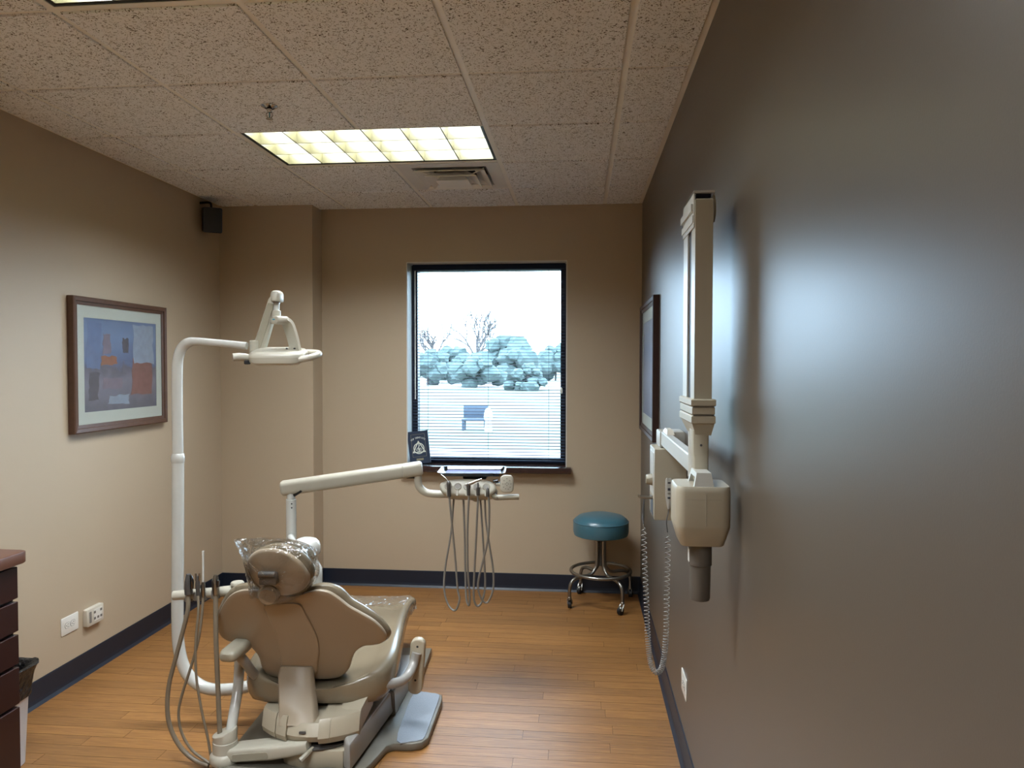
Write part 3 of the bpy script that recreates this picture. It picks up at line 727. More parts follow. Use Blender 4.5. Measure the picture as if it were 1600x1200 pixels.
for k in range(4):
    a = math.radians(33+90*k); d = V((math.cos(a), math.sin(a), 0)); z = V((0, 0, 1))
    b = BM(); tube(b, [st+d*.03+z*.44, st+d*.03+z*.30, st+d*.04+z*.245, st+d*.085+z*.205, st+d*.17+z*.20, st+d*.225+z*.18, st+d*.245+z*.135, st+d*.247+z*.075], .0115, 10); lg = obj('leg', b, 'brushed', t)
    cpos = st+d*.247
    b = BM(); ca = a+(.9, 2.2, -2.2, -1.3)[k]; cd = V((math.cos(ca), math.sin(ca), 0)); cn = V((-cd.y, cd.x, 0))
    cyl(b, cpos+z*.062, cpos+z*.08, .014, 12)
    for s in (-1, 1): tube(b, [cpos+cn*s*.012+z*.066, cpos+cd*.012+cn*s*.014+z*.05, cpos+cd*.022+cn*s*.014+z*.026], .005, 6, 3)
    hd = cpos+cd*.02+z*.026; prism(b, circ(.017, 18), -.013, .013, .004, zaxis(hd+z*.012, hd+z*.012+cn)) ; obj('caster_hood', b, 'brushed', lg)
    b = BM(); cyl(b, hd-cn*.012, hd+cn*.012, .0262, 18, .003); obj('caster_wheel', b, 'black_rubber', lg)

# ------------------------------------------------------------------ dental chair (built in its own frame)
CH0 = V((-1.094, 2.95, 0)); CHR = math.radians(3.4)
chair = thing('dental_chair', 'taupe reclining dental chair seen from behind', 'dental chair', CH0, CHR)
MC = Matrix.Translation(CH0) @ Matrix.Rotation(CHR, 4, 'Z')
def cpart(name, b, m, parent=chair, angle=40): return obj(name, b, m, parent, local=True, angle=angle)
def Ys(x, z): return -.07-(z-.33)*.47+.4*(x+.04)**2
SHELL = [(-.124, .725), (-.195, .732), (-.242, .724), (-.288, .698), (-.33, .65), (-.365, .593), (-.382, .538), (-.375, .492), (-.342, .47), (-.297, .473), (-.263, .464), (-.236, .436), (-.222, .399), (-.22, .357), (-.207, .323), (-.18, .307), (-.139, .301), (-.069, .30), (.01, .30), (.077, .303), (.111, .316), (.143, .35), (.16, .398), (.181, .438), (.215, .461), (.247, .463), (.279, .467), (.305, .49), (.3, .529), (.27, .579), (.223, .622), (.181, .657), (.145, .699), (.113, .726), (.078, .736), (.041, .729), (-.003, .715), (-.057, .711)]
CUSH = [(-.136, .73), (-.2, .743), (-.255, .737), (-.306, .708), (-.357, .648), (-.396, .577), (-.412, .52), (-.40, .47), (-.361, .452), (-.316, .454), (-.274, .444), (-.243, .417), (-.232, .383), (-.229, .337), (-.211, .303), (-.183, .29), (-.083, .285), (-.002, .285), (.068, .285), (.098, .296), (.128, .335), (.147, .391), (.17, .431), (.207, .449), (.244, .449), (.282, .453), (.312, .482), (.310, .520), (.272, .585), (.225, .635), (.182, .672), (.148, .722), (.108, .745), (.065, .749), (.027, .738), (-.012, .722), (-.066, .718)]
SPINE = [(-.145, .666), (-.08, .678), (-.005, .676), (.014, .628), (.031, .57), (.042, .517), (.041, .456), (.027, .395), (.009, .332), (-.064, .328), (-.141, .327), (-.126, .384), (-.122, .474), (-.125, .547), (-.14, .618)]
b = BM(); surf(b, sm2(CUSH, 3), Ys, .024, .095, .03, 3, dome=-.012); cpart('backrest_cushion', b, 'vinyl_taupe')
b = BM(); surf(b, sm2(SHELL, 3), Ys, 0, .028, .008, 2); cpart('backrest_shell', b, 'shell_beige')
b = BM(); surf(b, sm2(SPINE, 3), Ys, -.010, .006, .006, 2); cpart('spine_panel', b, 'spine_beige')
# upright that carries the back
b = BM(); rs = []
for y_, z, hw, xc, th in ((-.096, .375, .067, -.062, .02), (-.118, .345, .069, -.062, .03), (-.138, .30, .070, -.054, .035), (-.160, .262, .071, -.044, .04), (-.184, .222, .072, -.034, .045), (-.208, .188, .073, -.026, .05)):
    rs.append([(xc-hw, y_+.004-.006, z), (xc-hw+.008, y_-.012, z), (xc+hw-.008, y_-.012, z), (xc+hw, y_-.002, z), (xc+hw, y_+th, z), (xc-hw, y_+th, z)])
loft(b, rs); cpart('back_support', b, 'spine_beige', angle=50)
# headrest
def Yh(x, z): return -.315-(z-.8)*.35
HEAD = [(-.168, .861), (-.155, .889), (-.126, .912), (-.089, .921), (-.048, .92), (-.004, .902), (.033, .869), (.056, .829), (.063, .801), (.046, .766), (.012, .739), (-.032, .727), (-.073, .729), (-.113, .746), (-.146, .775), (-.163, .815)]
HCUSH = [(-.185, .847), (-.170, .882), (-.138, .908), (-.094, .927), (-.050, .934), (-.010, .924), (.028, .898), (.056, .860), (.067, .815), (.056, .768), (.024, .731), (-.03, .711), (-.084, .707), (-.135, .726), (-.171, .758), (-.186, .805)]
b = BM(); surf(b, sm2(HCUSH, 3), Yh, .018, .085, .028, 3, dome=-.01); hr = cpart('headrest_cushion', b, 'vinyl_taupe')
b = BM(); surf(b, sm2(HEAD, 3), Yh, -.004, .022, .012, 3, dome=.004); cpart('headrest_shell', b, 'shell_beige', hr)
b = BM(); q = V((-.086, Yh(-.086, .81), .81)); box(b, q+V((-.030, -.034, -.028)), q+V((.034, .01, .022)), .008); cpart('pivot_block', b, 'dark_grey', hr)
b = BM(); cyl(b, q+V((-.034, -.026, .012)), q+V((.030, -.026, .012)), .013, 14); cpart('pivot_barrel', b, 'dark_grey', hr)
b = BM(); cyl(b, q+V((.003, -.003, .037)), q+V((.003, -.009, .036)), .008, 12); cpart('release_button', b, 'black_rubber', hr)
k = V((-.096, Yh(-.096, .738)-.018, .738)); b = BM(); cyl(b, k+V((0, .03, 0)), k+V((0, -.012, -.005)), .040, 28, .006); kn = cpart('tilt_knob', b, 'vinyl_taupe', hr)
b = BM(); cyl(b, k+V((0, -.010, -.005)), k+V((0, -.0165, -.0065)), .033, 28, .002); cpart('knob_cap', b, 'shell_beige', kn)
b = BM(); rs = []
for z, y_ in ((.79, Yh(0, .79)-.012), (.74, Yh(0, .74)+.006), (.70, Ys(0, .70)+.006), (.60, Ys(0, .6)+.012)):
    rs.append([(-.115, y_+.022, z), (-.045, y_+.022, z), (-.045, y_+.036, z), (-.115, y_+.036, z)])
loft(b, rs); cpart('headrest_bar', b, 'dark_grey', hr)
# seat
SE = [(-.118, .13, .285, .30, .245), (-.105, .20, .287, .318, .228), (-.075, .262, .285, .335, .215), (-.03, .298, .285, .345, .208), (.04, .315, .295, .358, .212), (.15, .313, .315, .368, .225), (.35, .293, .33, .368, .24), (.55, .268, .33, .352, .245), (.8, .243, .315, .332, .238), (.96, .234, .298, .312, .225), (1.04, .238, .287, .297, .218), (1.08, .225, .278, .284, .22), (1.10, .19, .262, .264, .228)]
def lerp_rows(R, n):
    out = []
    P = [V(r[:3]) for r in R]; Q = [V((r[3], r[4], 0)) for r in R]
    for a, c in zip(cat(P, n), cat(Q, n)): out.append((a.x, a.y, a.z, c.x, c.y))
    return out
b = BM(); rs = []
for y_, w_, zc, zr, zb in lerp_rows(SE, 4):
    hh = zr-zb; pr = []
    half = [(0, zc), (.30, zc+.001), (.55, zc+(zr-zc)*.22), (.72, zc+(zr-zc)*.62), (.84, zr-.002), (.90, zr), (.955, zr-.006), (.99, zr-.022*min(1, hh/.1)), (1.0, zr-.5*hh), (.985, zb+.25*hh), (.93, zb+.06*hh), (.8, zb), (.4, zb-.002), (0, zb-.002)]
    pr = [(w_*u, y_, z) for u, z in half] + [(-w_*u, y_, z) for u, z in half[::-1][1:-1]]
    rs.append(pr)
loft(b, rs); cpart('seat_cushion', b, 'vinyl_taupe', angle=60)
b = BM(); box(b, (-.22, -.02, .185), (.22, .75, .232), .02); cpart('seat_frame', b, 'lift_grey')
# rear hub that swivels
def hubpiece(name, x0, x1, yr, zt, zb, back, m='base_beige'):
    b = BM(); n = 7; rings = []
    for i in range(n):
        x = x0+(x1-x0)*i/(n-1); rad = -.262+1.5*(x-.03)**2*1.5
        r0 = rad+back
        rings.append([(x, .06, zb), (x, r0+.055, zb), (x, r0+.012, zb+.02), (x, r0, zb+.045), (x, r0+.016, zt-.014), (x, r0+.03, zt), (x, .06, zt)])
    loft(b, rings); cpart(name, b, m, angle=30)
hubpiece('hub_cover', -.185, -.112, 0, .220, .112, 0); hubpiece('hub_cover', -.110, -.062, 0, .219, .110, .004)
hubpiece('hub_cover', .070, .112, 0, .219, .110, .004); hubpiece('hub_cover', .114, .215, 0, .222, .112, 0)
hubpiece('hub_panel', -.061, .069, 0, .198, .112, .016)
b = BM(); loft(b, [[(.13, -.165, .212), (.212, -.155, .220), (.212, -.145, .14), (.13, -.145, .14)], [(.13, -.08, .238), (.234, -.07, .262), (.232, -.05, .18), (.13, -.05, .18)], [(.13, .1, .29), (.235, .1, .30), (.23, .1, .2), (.13, .1, .2)]]); cpart('hub_shoulder', b, 'base_beige', angle=60)
b = BM(); loft(b, [[(-.225, -.04, .235), (-.19, -.06, .24), (-.13, -.1, .2), (-.17, -.02, .2)], [(-.19, -.03, .14), (-.16, -.08, .14), (-.1, -.1, .14), (-.12, 0, .14)]]); cpart('seat_bracket', b, 'lift_grey')
b = BM(); lathe(b, [(.165, .101), (.172, .104), (.172, .109), (.165, .111)], (.03, -.075, 0), 40); cpart('swivel_ring', b, 'dark_grey')
b = BM(); prism(b, sm2([(-.10, -.16), (-.02, -.235), (.10, -.235), (.185, -.20), (.19, .15), (-.1, .15)], 3), .03, .101, .008); cpart('column', b, 'base_beige')
b = BM(); tube(b, [(.045, -.23, .108), (.03, -.262, .100), (.012, -.288, .088)], [.007, .010, .011], 8, 3); cpart('swivel_lever', b, 'ivory_dark')
b = BM(); prism(b, rrect(.026, .008, .003, 3, .006, .173), 0, .003, 0, Matrix(((1, 0, 0, 0), (0, .35, -1, -.300), (0, 1, 0, 0), (0, 0, 0, 1)))); cpart('emblem', b, 'dark_grey', angle=30)
# lift arm covers
def cover(name, pl, zs, m='lift_grey'):
    b = BM(); prism(b, pl, zs[0], zs[1], .012, None, 3, taper=.006); cpart(name, b, m)
cover('lift_cover', [(.175, -.262), (.205, -.285), (.274, .19), (.09, .19), (.12, -.1)], (.045, .146))
cover('lift_cover', [(-.15, .195), (.286, .195), (.312, .62), (-.15, .62)], (.03, .142))
# base plate and foot pad
pl = [(-.33, -.36), (.20, -.36), (.265, -.20), (.30, -.065), (.325, -.045), (.40, -.045), (.44, -.03), (.462, .01), (.475, .36), (.468, .41), (.43, .43), (.34, .435), (.335, .98), (-.33, .98)]
b = BM(); prism(b, pl, 0, .034, .008, None, 2); cpart('base_plate', b, 'plate_grey')
b = BM(); prism(b, sm2([(.335, -.03), (.40, -.03), (.43, -.02), (.447, .01), (.455, .2), (.460, .36), (.453, .40), (.42, .415), (.335, .415), (.325, .2)], 3), .033, .038, .0015, None, 1); cpart('foot_pad', b, 'pad_vinyl')
# armrests
def lp(px, py, Y): return MC.inverted() @ at(px, py, Y)
b = BM(); tube(b, [lp(588, 1070, 2.92), lp(607, 1069, 2.96), lp(627, 1064, 3.0), lp(640, 1052, 3.05), lp(647, 1035, 3.09), lp(651, 1020, 3.10)], .0205, 12); cpart('armrest_post', b, 'lift_grey')
A0, A1 = lp(654, 1000, 3.13), lp(649, 1079, 3.12)
Ma = axis(A1, A0, up=(0, -1, 0)); L_ = (A0-A1).length
b = BM(); prism(b, rrect(L_+.02, .064, .030, 6, L_/2), -.022, .022, .008, Ma, 3); ar = cpart('armrest', b, 'base_beige')
for f in (.24, .9):
    b = BM(); prism(b, circ(.005, 10, L_*f), .02, .0235, .001, Ma, 1); cpart('screw', b, 'black_rubber', ar)
b = BM(); tube(b, [lp(374, 1024, 2.78), lp(384, 1036, 2.80), lp(398, 1054, 2.86), lp(420, 1066, 2.94)], .0195, 12); cpart('armrest_post', b, 'lift_grey')
A0, A1 = lp(354, 1027, 2.70), lp(388, 1000, 2.86)
Ma = axis(A0, A1)
b = BM(); loft(b, [[(x, y_*s+.0, z*s2) for y_, z in rrect(.078, .052, .022, 4)] for x, s, s2 in ((-.006, .55, .5), (0, .8, .75), (.02, 1, .95), (.10, 1.0, 1.05), ((A1-A0).length, .8, .9))], M=Ma); cpart('armrest', b, 'ivory_dark')

# plastic over the toe end
b = BM(); rows = []
rnd = random.Random(11)
for y_, w_, zc, zr, zb in lerp_rows(SE[8:], 5):
    r_ = []
    for i in range(25):
        u = -1.02+2.04*i/24; z = (zc+(zr-zc)*max(0, (abs(u)-.4)/.5)**1.2 if abs(u) < .9 else zr-(abs(u)-.9)/.12*.07) + .004 + rnd.uniform(0, .006)
        r_.append((w_*u*1.01, y_+.004, z))
    rows.append(r_)
rows.append([(x*.97, 1.125+rnd.uniform(-.008, .008), .235+rnd.uniform(-.01, .01)) for x, y_, z in rows[-1]])
loft(b, [[MC @ V(p) for p in r] for r in rows], False, False, False)
tag(obj('toe_cover', b, 'film', None, org=MC @ V((0, .95, .3)), angle=25), 'clear plastic sheet over the foot end of the dental chair', 'plastic cover')
# plastic sleeve over the headrest
BAG = [(-.212, .954), (-.135, .953), (-.059, .950), (.015, .938), (.076, .908), (.084, .858), (.081, .795), (.05, .752), (.009, .717), (-.037, .690), (-.09, .686), (-.12, .697), (-.154, .712), (-.176, .707), (-.178, .751), (-.180, .804), (-.182, .855), (-.192, .893), (-.203, .926)]
b = BM(); ol = cat([V((x, z, 0)) for x, z in BAG], 4, True); rnd = random.Random(21); cxb, czb = -.06, .82
rs = []
for f, d in ((.15, -.066), (.4, -.062), (.62, -.054), (.80, -.042), (.92, -.022), (1.0, .03), (.95, .085), (.8, .112), (.5, .12), (.2, .122)):
    rr = []
    for p in ol:
        x = cxb+(p.x-cxb)*f; z = czb+(p.y-czb)*f; tip = max(0, 1-((x+.212)**2+(z-.954)**2)**.5/.11)
        dd = d+(rnd.uniform(-.004, .004)); rr.append((x, Yh(x, z)+dd*(1-.7*tip)+.03*.7*tip, z))
    rs.append(rr)
loft(b, [[MC @ V(p) for p in r] for r in rs])
tag(obj('headrest_sleeve', b, 'film', None, org=MC @ V((-.05, -.3, .7)), angle=22), 'clear crinkled plastic sleeve with a pointed corner over the headrest', 'plastic cover')

# ------------------------------------------------------------------ delivery unit
A, B = at(443, 763, 3.55), at(655, 732, 3.67)
dp = at(455, 800, 3.55)
du = thing('delivery_unit', 'ivory instrument delivery arm and holder head in front of the window', 'delivery arm', V((dp.x, dp.y, 0)))
Ma = axis(A, B); L_ = (B-A).length
b = BM(); prof = rrect(.066, .078, .026, 5)
loft(b, [[(x, y_*s, z*s) for y_, z in prof] for x, s in ((-.012, .72), (-.008, .88), (.0, 1), (L_*.88, .97))], M=Ma); obj('support_arm', b, 'ivory', du)
b = BM(); loft(b, [[(x, y_*s, z*s) for y_, z in prof] for x, s in ((L_*.882, .975), (L_, .97), (L_+.010, .9), (L_+.016, .72))], M=Ma); obj('arm_end_cap', b, 'ivory', du)
b = BM(); cyl(b, V((dp.x, dp.y, .20)), V((dp.x, dp.y, .925)), .0255, 22); obj('post', b, 'pole_white', du)
b = BM(); cyl(b, V((dp.x, dp.y, .925)), V((dp.x, dp.y, .962)), .020, 20); obj('post_neck', b, 'pole_white', du)
b = BM()
for z in (.905, .885): prism(b, circ(.004, 8), -.002, .002, 0, zaxis(V((dp.x+.012, dp.y-.0225, z)), V((dp.x+.025, dp.y-.06, z))))
obj('set_screw', b, 'black_metal', du, smooth=False)
b = BM(); q = at(463, 773, 3.54); tube(b, [q+V((-.012, 0, -.004)), q+V((.01, 0, .010)), q+V((.028, 0, .022))], .008, 6, 3); obj('bellows', b, 'black_rubber', du)
b = BM(); tube(b, [(dp.x, dp.y, .215), (dp.x+.12, dp.y-.08, .20), (dp.x+.3, dp.y-.16, .15), (dp.x+.42, dp.y-.22, .10)], .026, 12); obj('mount_arm', b, 'pole_white', du)
b = BM(); tube(b, [at(653, 738, 3.67), at(653, 750, 3.67), at(656, 762, 3.67), at(667, 770, 3.67), at(685, 772, 3.67), at(700, 772, 3.67)], .0195, 14); obj('elbow_tube', b, 'ivory', du)
b = BM(); q = at(642, 746, 3.66); box(b, q+V((-.02, -.01, -.004)), q+V((.02, .01, .01))); obj('elbow_shield', b, 'black_rubber', du, smooth=False)
# holder head
HC = at(733, 765, 3.65)
Mh = Matrix.Translation(HC) @ Matrix.Rotation(math.radians(-24), 4, 'X')
def hx(px): return (px-733)*3.65/F_PX*1.0
b = BM(); face = sm2([(-.146, .002), (-.138, .026), (-.09, .040), (0, .045), (.09, .040), (.130, .022), (.142, -.004), (.128, -.028), (.09, -.042), (0, -.044), (-.09, -.042), (-.132, -.026)], 3)
prism(b, face, -.045, .055, .014, Mh @ XZ(), 3); hd = obj('holder_head', b, 'ivory', du)
holes = [hx(p) for p in (702, 717, 732, 747, 762)]
for i, x in enumerate(holes):
    b = BM(); tube(b, [Mh @ V((x+.0165*math.cos(a), -.046, .004+.0155*math.sin(a))) for a in [2*PI*j/20 for j in range(20)]], .0028, 6, 1, True, True)
    hl = obj('holder_ring', b, 'ivory_dark', hd)
    b = BM(); prism(b, circ(.0145, 18, x, .004), -.0475, -.044, .0008, Mh @ XZ(), 1); obj('holder_cup', b, 'hose_grey', hl)
    b = BM(); prism(b, rrect(.012, .03, .003, 3, x, -.029), -.047, -.043, .0008, Mh @ XZ(), 1); obj('holder_slot', b, 'ivory_dark', hl)
b = BM(); q = at(743, 779, 3.65); lathe(b, [(.022, .004), (.018, -.008), (.006, -.016)], q, 14); obj('drain_cup', b, 'ivory_dark', du)
b = BM(); tube(b, [at(776, 757, 3.64), at(786, 757, 3.62)], .008, 8, smooth=False); obj('pad_stem', b, 'ivory', du)
KC = at(792, 756, 3.60)
Mk = Matrix.Translation(KC) @ Matrix.Rotation(math.radians(6), 4, 'Z') @ Matrix.Rotation(math.radians(-8), 4, 'X') @ XZ()
b = BM(); prism(b, rrect(.066, .088, .022, 6), -.012, .012, .006, Mk, 3); kp = obj('touch_pad', b, 'ivory', du)
for (u, v) in ((0, .026), (-.014, .016), (.014, .016), (-.02, 0), (-.008, 0), (.008, 0), (.02, 0), (0, .006), (0, -.008), (-.016, -.016), (.016, -.016), (-.006, -.024), (.007, -.026)):
    b = BM(); prism(b, rrect(.007, .0045, .002, 2, u, v), -.0132, -.0115, .0004, Mk, 1); obj('key', b, 'hose_grey', kp)
b = BM(); tube(b, [at(769, 771, 3.63), at(774, 777, 3.62), at(780, 777.5, 3.61), at(795, 777, 3.60), at(811, 776.5, 3.60)], [.012, .014, .013, .013, .0135], 12, 4); hb = obj('head_handle', b, 'ivory_dark', du)
b = BM(); q = at(777, 777.5, 3.598); cyl(b, q, q+V((0, -.004, 0)), .005, 10, .001); obj('screw', b, 'brushed', hb)
b = BM(); box(b, HC+V((-.04, .05, .045)), HC+V((.08, .14, .0675)), .006); obj('tray_mount', b, 'black_rubber', du)
for px, py in ((774, 752), (778, 756)):
    b = BM(); q = at(px, py, 3.66); cyl(b, q+V((-.012, 0, 0)), q+V((.014, 0, .004)), .008, 10); obj('knob', b, 'steel', du)
# water bottle on the unit
wb = at(484, 880, 3.32)
b = BM(); lathe(b, [(.045, .40), (.056, .41), (.0585, .45), (.0585, .615), (.056, .645), (.040, .672), (.027, .682), (.027, .70)], (wb.x, wb.y, 0), 30); bt = obj('water_bottle', b, 'pole_white', du)
b = BM(); lathe(b, [(.034, .683), (.034, .694), (.026, .70), (.026, .712)], (wb.x, wb.y, 0), 26); obj('neck_ring', b, 'hose_grey', bt)
Mw = Matrix.Translation((wb.x-.014, wb.y, 0))
b = BM(); loft(b, [[V((x*s, y_*s, z)) for x, y_ in rrect(.125, .10, .045, 6)] for z, s in ((.712, .96), (.716, 1), (.752, 1), (.768, .90), (.782, .68), (.788, .35))], M=Mw); obj('bottle_cap', b, 'pole_white', bt)
b = BM(); tube(b, [(wb.x-.06, wb.y, .735), (dp.x+.02, dp.y-.05, .735), (dp.x, dp.y, .735)], .018, 10, 3); obj('bottle_bracket', b, 'pole_white', du)
# tray resting on top
TC = at(737, 741, 3.66); tz = HC.z+.066
Mt = Matrix.Translation((TC.x-.006, TC.y+.075, tz+.004)) @ Matrix.Rotation(math.radians(4), 4, 'Z') @ Matrix.Rotation(math.radians(.6), 4, 'X')
t = thing('instrument_tray', 'shallow polished steel tray on top of the holder head', 'tray', (TC.x, TC.y, tz))
b = BM(); o0 = rrect(.345, .245, .035, 6)
loft(b, [[(x, y_, z) for x, y_ in (offset(o0, d) if d else o0)] for d, z in ((.026, 0), (.018, .002), (.004, .018), (0, .0195), (.0, .021), (.006, .0205), (.020, .0045), (.027, .002))], M=Mt); obj('pan', b, 'steel', t)
b = BM(); prism(b, offset(o0, .03), .0022, .0032, 0, Mt); obj('paper_liner', b, 'tray_paper', t, smooth=False)

# hand instruments in the holders
def hose(px, r=.0052, m='hose_grey', seg=8):
    b = BM(); tube(b, [at(x, y, Y) for x, y, Y in px], r, seg, 5); return b
def holder_thing(name, label, cat_, parts, hz, m='hose_grey', r=.0052, group='corded instruments in the delivery head'):
    q = at(*parts[0][1][0]); t = thing(name, label, cat_, q, 0, group)
    for nm, pts, rr, mm in parts:
        b = BM(); tube(b, [at(*p) for p in pts], rr, 10, 4); obj(nm, b, mm, t)
    if hz: obj('hose', hose(hz, r, m), m, t)
    return t
holder_thing('air_water_syringe', 'chrome air water syringe with a thin tip, leftmost holder under the tray', 'syringe', [('body', [(702, 776, 3.56), (701.5, 765, 3.56), (701, 756, 3.56), (701, 752, 3.565)], [.010, .010, .010, .0105, .006], 'dark_grey'), ('tip', [(700.5, 752, 3.565), (696, 747, 3.575), (689, 741, 3.59)], [.003, .0022, .0018], 'chrome')],
             [(702, 776, 3.56), (706, 818, 3.57), (711, 869, 3.59), (715, 920, 3.6), (718, 937, 3.6), (711, 954, 3.61), (700, 944, 3.63), (694, 920, 3.64), (696, 885, 3.65), (705, 830, 3.66), (709, 777, 3.67)])
holder_thing('dental_handpiece', 'dark angled handpiece pointing right from the middle holder under the tray', 'handpiece', [('body', [(732, 774, 3.56), (732, 765, 3.56), (732, 758, 3.56), (730, 756, 3.56)], [.009, .009, .010, .008], 'dark_grey'), ('head', [(728, 758, 3.56), (734, 756, 3.56), (742, 752.5, 3.56), (750, 749.5, 3.56)], [.008, .0085, .0065, .0055], 'brushed'), ('bur_tip', [(750, 749.5, 3.56), (753, 748, 3.56)], [.004, .003], 'chrome')],
             [(732.6, 774, 3.56), (730.5, 830, 3.57), (731, 890, 3.59), (734, 934, 3.61), (732.4, 946, 3.62), (728.5, 934, 3.63), (727, 890, 3.65), (726, 830, 3.66), (724, 778, 3.67)])
holder_thing('dental_handpiece', 'slim upright handpiece in the fourth holder, beside the middle angled one', 'handpiece', [('body', [(747, 774, 3.56), (747, 766, 3.56), (747, 761, 3.56)], [.009, .009, .007], 'dark_grey'), ('bur_tip', [(747, 762, 3.56), (747, 754, 3.56)], [.0035, .0028], 'black_metal')],
             [(747, 774, 3.56), (744.5, 830, 3.57), (741, 900, 3.59), (740.3, 934, 3.6), (745.5, 947, 3.61), (753, 940, 3.62), (758, 914, 3.64), (756, 865, 3.65), (752, 800, 3.66), (750, 778, 3.67)])
holder_thing('dental_handpiece', 'dark hose coupler seated in the rightmost holder under the tray', 'handpiece', [('body', [(762, 776, 3.56), (762, 769, 3.56), (762, 764, 3.565)], [.009, .009, .0075], 'dark_grey'), ('connector', [(762, 764, 3.565), (762, 762.5, 3.56)], [.005, .004], 'black_rubber')],
             [(763.5, 775, 3.56), (764.5, 800, 3.56), (762, 845, 3.57), (749, 899, 3.58), (747, 920, 3.59), (753, 937, 3.6), (762, 941, 3.61), (770.5, 920, 3.62), (770.5, 890, 3.63), (765, 854, 3.64), (759, 812, 3.66), (757.5, 778, 3.67)])

# ------------------------------------------------------------------ operating light
lb = at(277, 990, 3.1)
ol_ = thing('operating_light', 'white swing arm dental lamp on a tall curved pole', 'dental lamp', V((lb.x, lb.y, 0)))
b = BM(); tube(b, [at(278, 714, 3.1), at(278, 800, 3.1), at(277.5, 900, 3.1), at(277.5, 975, 3.1), at(280, 1015, 3.1), at(290, 1048, 3.1), at(308, 1068, 3.1), at(330, 1077, 3.1), at(360, 1077, 3.11), at(385, 1073, 3.12), at(412, 1068, 3.15), at(432, 1066, 3.17)], .0262, 16, 6); obj('lower_pole', b, 'pole_white', ol_)
b = BM(); q = at(278, 716, 3.1); lathe(b, [(.0235, .022), (.0262, .018), (.0290, .004), (.0290, -.012), (.0265, -.020)], q, 22); obj('collar', b, 'pole_white', ol_)
b = BM(); tube(b, [at(278, 714, 3.1), at(277, 640, 3.1), at(277, 580, 3.1), at(278.5, 560, 3.1), at(284, 544, 3.1), at(294, 535.5, 3.1), at(307, 533.5, 3.1), at(340, 536, 3.1), at(386, 540.5, 3.1)], [.0235]*3+[.0225]*3+[.0175, .0165, .0165], 16, 6); obj('upper_pole', b, 'pole_white', ol_)
b = BM(); q = at(398, 546, 3.13); cyl(b, q+V((0, 0, -.045)), q+V((0, 0, .04)), .022, 18, .004); obj('pivot', b, 'ivory', ol_)
b = BM(); p0, p1 = at(403, 553, 3.15), at(430, 466, 3.15); Ml = axis(p0, p1, up=(0, -1, 0)); L_ = (p1-p0).length
loft(b, [[(x, y_*s, z*s) for y_, z in rrect(.052, .05, .012, 3)] for x, s in ((-.02, .8), (-.01, 1), (L_-.01, .86), (L_, .7))], M=Ml); fa = obj('flex_arm', b, 'ivory', ol_)
b = BM(); prism(b, rrect(L_*.9, .03, .006, 3, L_*.45), .0245, .0275, .001, Ml, 1); obj('arm_channel', b, 'ivory_dark', fa)
b = BM(); q = at(433, 464, 3.12); loft(b, [[V((x*s, y_*s, z)) for x, y_ in rrect(.042, .07, .018, 5)] for z, s in ((-.022, .9), (-.018, 1), (.012, 1), (.022, .85), (.027, .5))], M=Matrix.Translation(q)); obj('elbow_cap', b, 'ivory', ol_)
b = BM(); q = at(432, 471, 3.12); cyl(b, q+V((0, 0, -.004)), q+V((0, 0, .006)), .018, 16); obj('elbow_seal', b, 'dark_grey', ol_)
b = BM(); cyl(b, at(432, 472, 3.12), at(432, 488, 3.12), .0125, 14); obj('pin', b, 'pole_white', ol_)
b = BM(); cyl(b, at(432, 485, 3.12), at(432, 496, 3.12), .0185, 16); obj('pin_sleeve', b, 'ivory', ol_)
b = BM(); q = at(429, 500, 3.08); Mn = Matrix.Translation(q) @ Matrix.Rotation(math.radians(-40), 4, 'Z'); prism(b, rrect(.078, .034, .016, 5), -.006, .05, .006, Mn @ XZ(), 2); yk = obj('yoke_nose', b, 'ivory', ol_)
b = BM(); prism(b, rect(.022, .006, .004, .002), -.0068, -.0055, 0, Mn @ XZ()); obj('print_mark', b, 'teal_print', yk, smooth=False)
b = BM(); path = cat([at(434, 497, 3.10), at(446, 498.5, 3.10), at(454, 505, 3.10), at(459, 518, 3.10), at(463, 532, 3.10), at(466, 547, 3.10)], 5); wdir = V((.74, -.67, 0)); rs = []
for i, p in enumerate(path):
    tt = (path[min(i+1, len(path)-1)]-path[max(i-1, 0)]).normalized(); nn = wdir.cross(tt).normalized(); hw = .052-.008*(i/len(path))
    rs.append([p-wdir*hw*1.6-nn*.006, p+wdir*hw*.4-nn*.006, p+wdir*hw*.4+nn*.006, p-wdir*hw*1.6+nn*.006])
loft(b, rs); obj('yoke', b, 'ivory', ol_, angle=50)
LC = at(436, 557, 3.10)
Ml = Matrix.Translation(LC) @ Matrix.Rotation(math.radians(9), 4, 'Z') @ Matrix.Rotation(math.radians(9), 4, 'X')
o0 = rrect(.235, .20, .06, 7)
b = BM(); loft(b, [[(x*s, y_*s, z) for x, y_ in o0] for z, s in ((-.020, .93), (-.016, .985), (-.008, 1), (.008, 1.0))], M=Ml); lh = obj('lamp_head', b, 'ivory', ol_)
b = BM(); loft(b, [[(x*s, y_*s, z) for x, y_ in o0] for z, s in ((.0085, 1.0), (.018, .985), (.026, .92), (.031, .78), (.033, .5), (.034, .2))], M=Ml); obj('head_cover', b, 'ivory', lh)
b = BM(); loft(b, [[(x*s, y_*s, z) for x, y_ in o0] for z, s in ((-.030, .70), (-.028, .80), (-.0205, .88))], M=Ml); obj('lens_cover', b, 'light_far', lh)
b = BM(); tube(b, [Ml @ V((-.115, -.02, -.006)), Ml @ V((-.135, -.03, .0)), Ml @ V((-.16, -.045, .004)), Ml @ V((-.182, -.055, .004))], [.014, .017, .018, .017], 12, 3); obj('handle', b, 'ivory', lh)
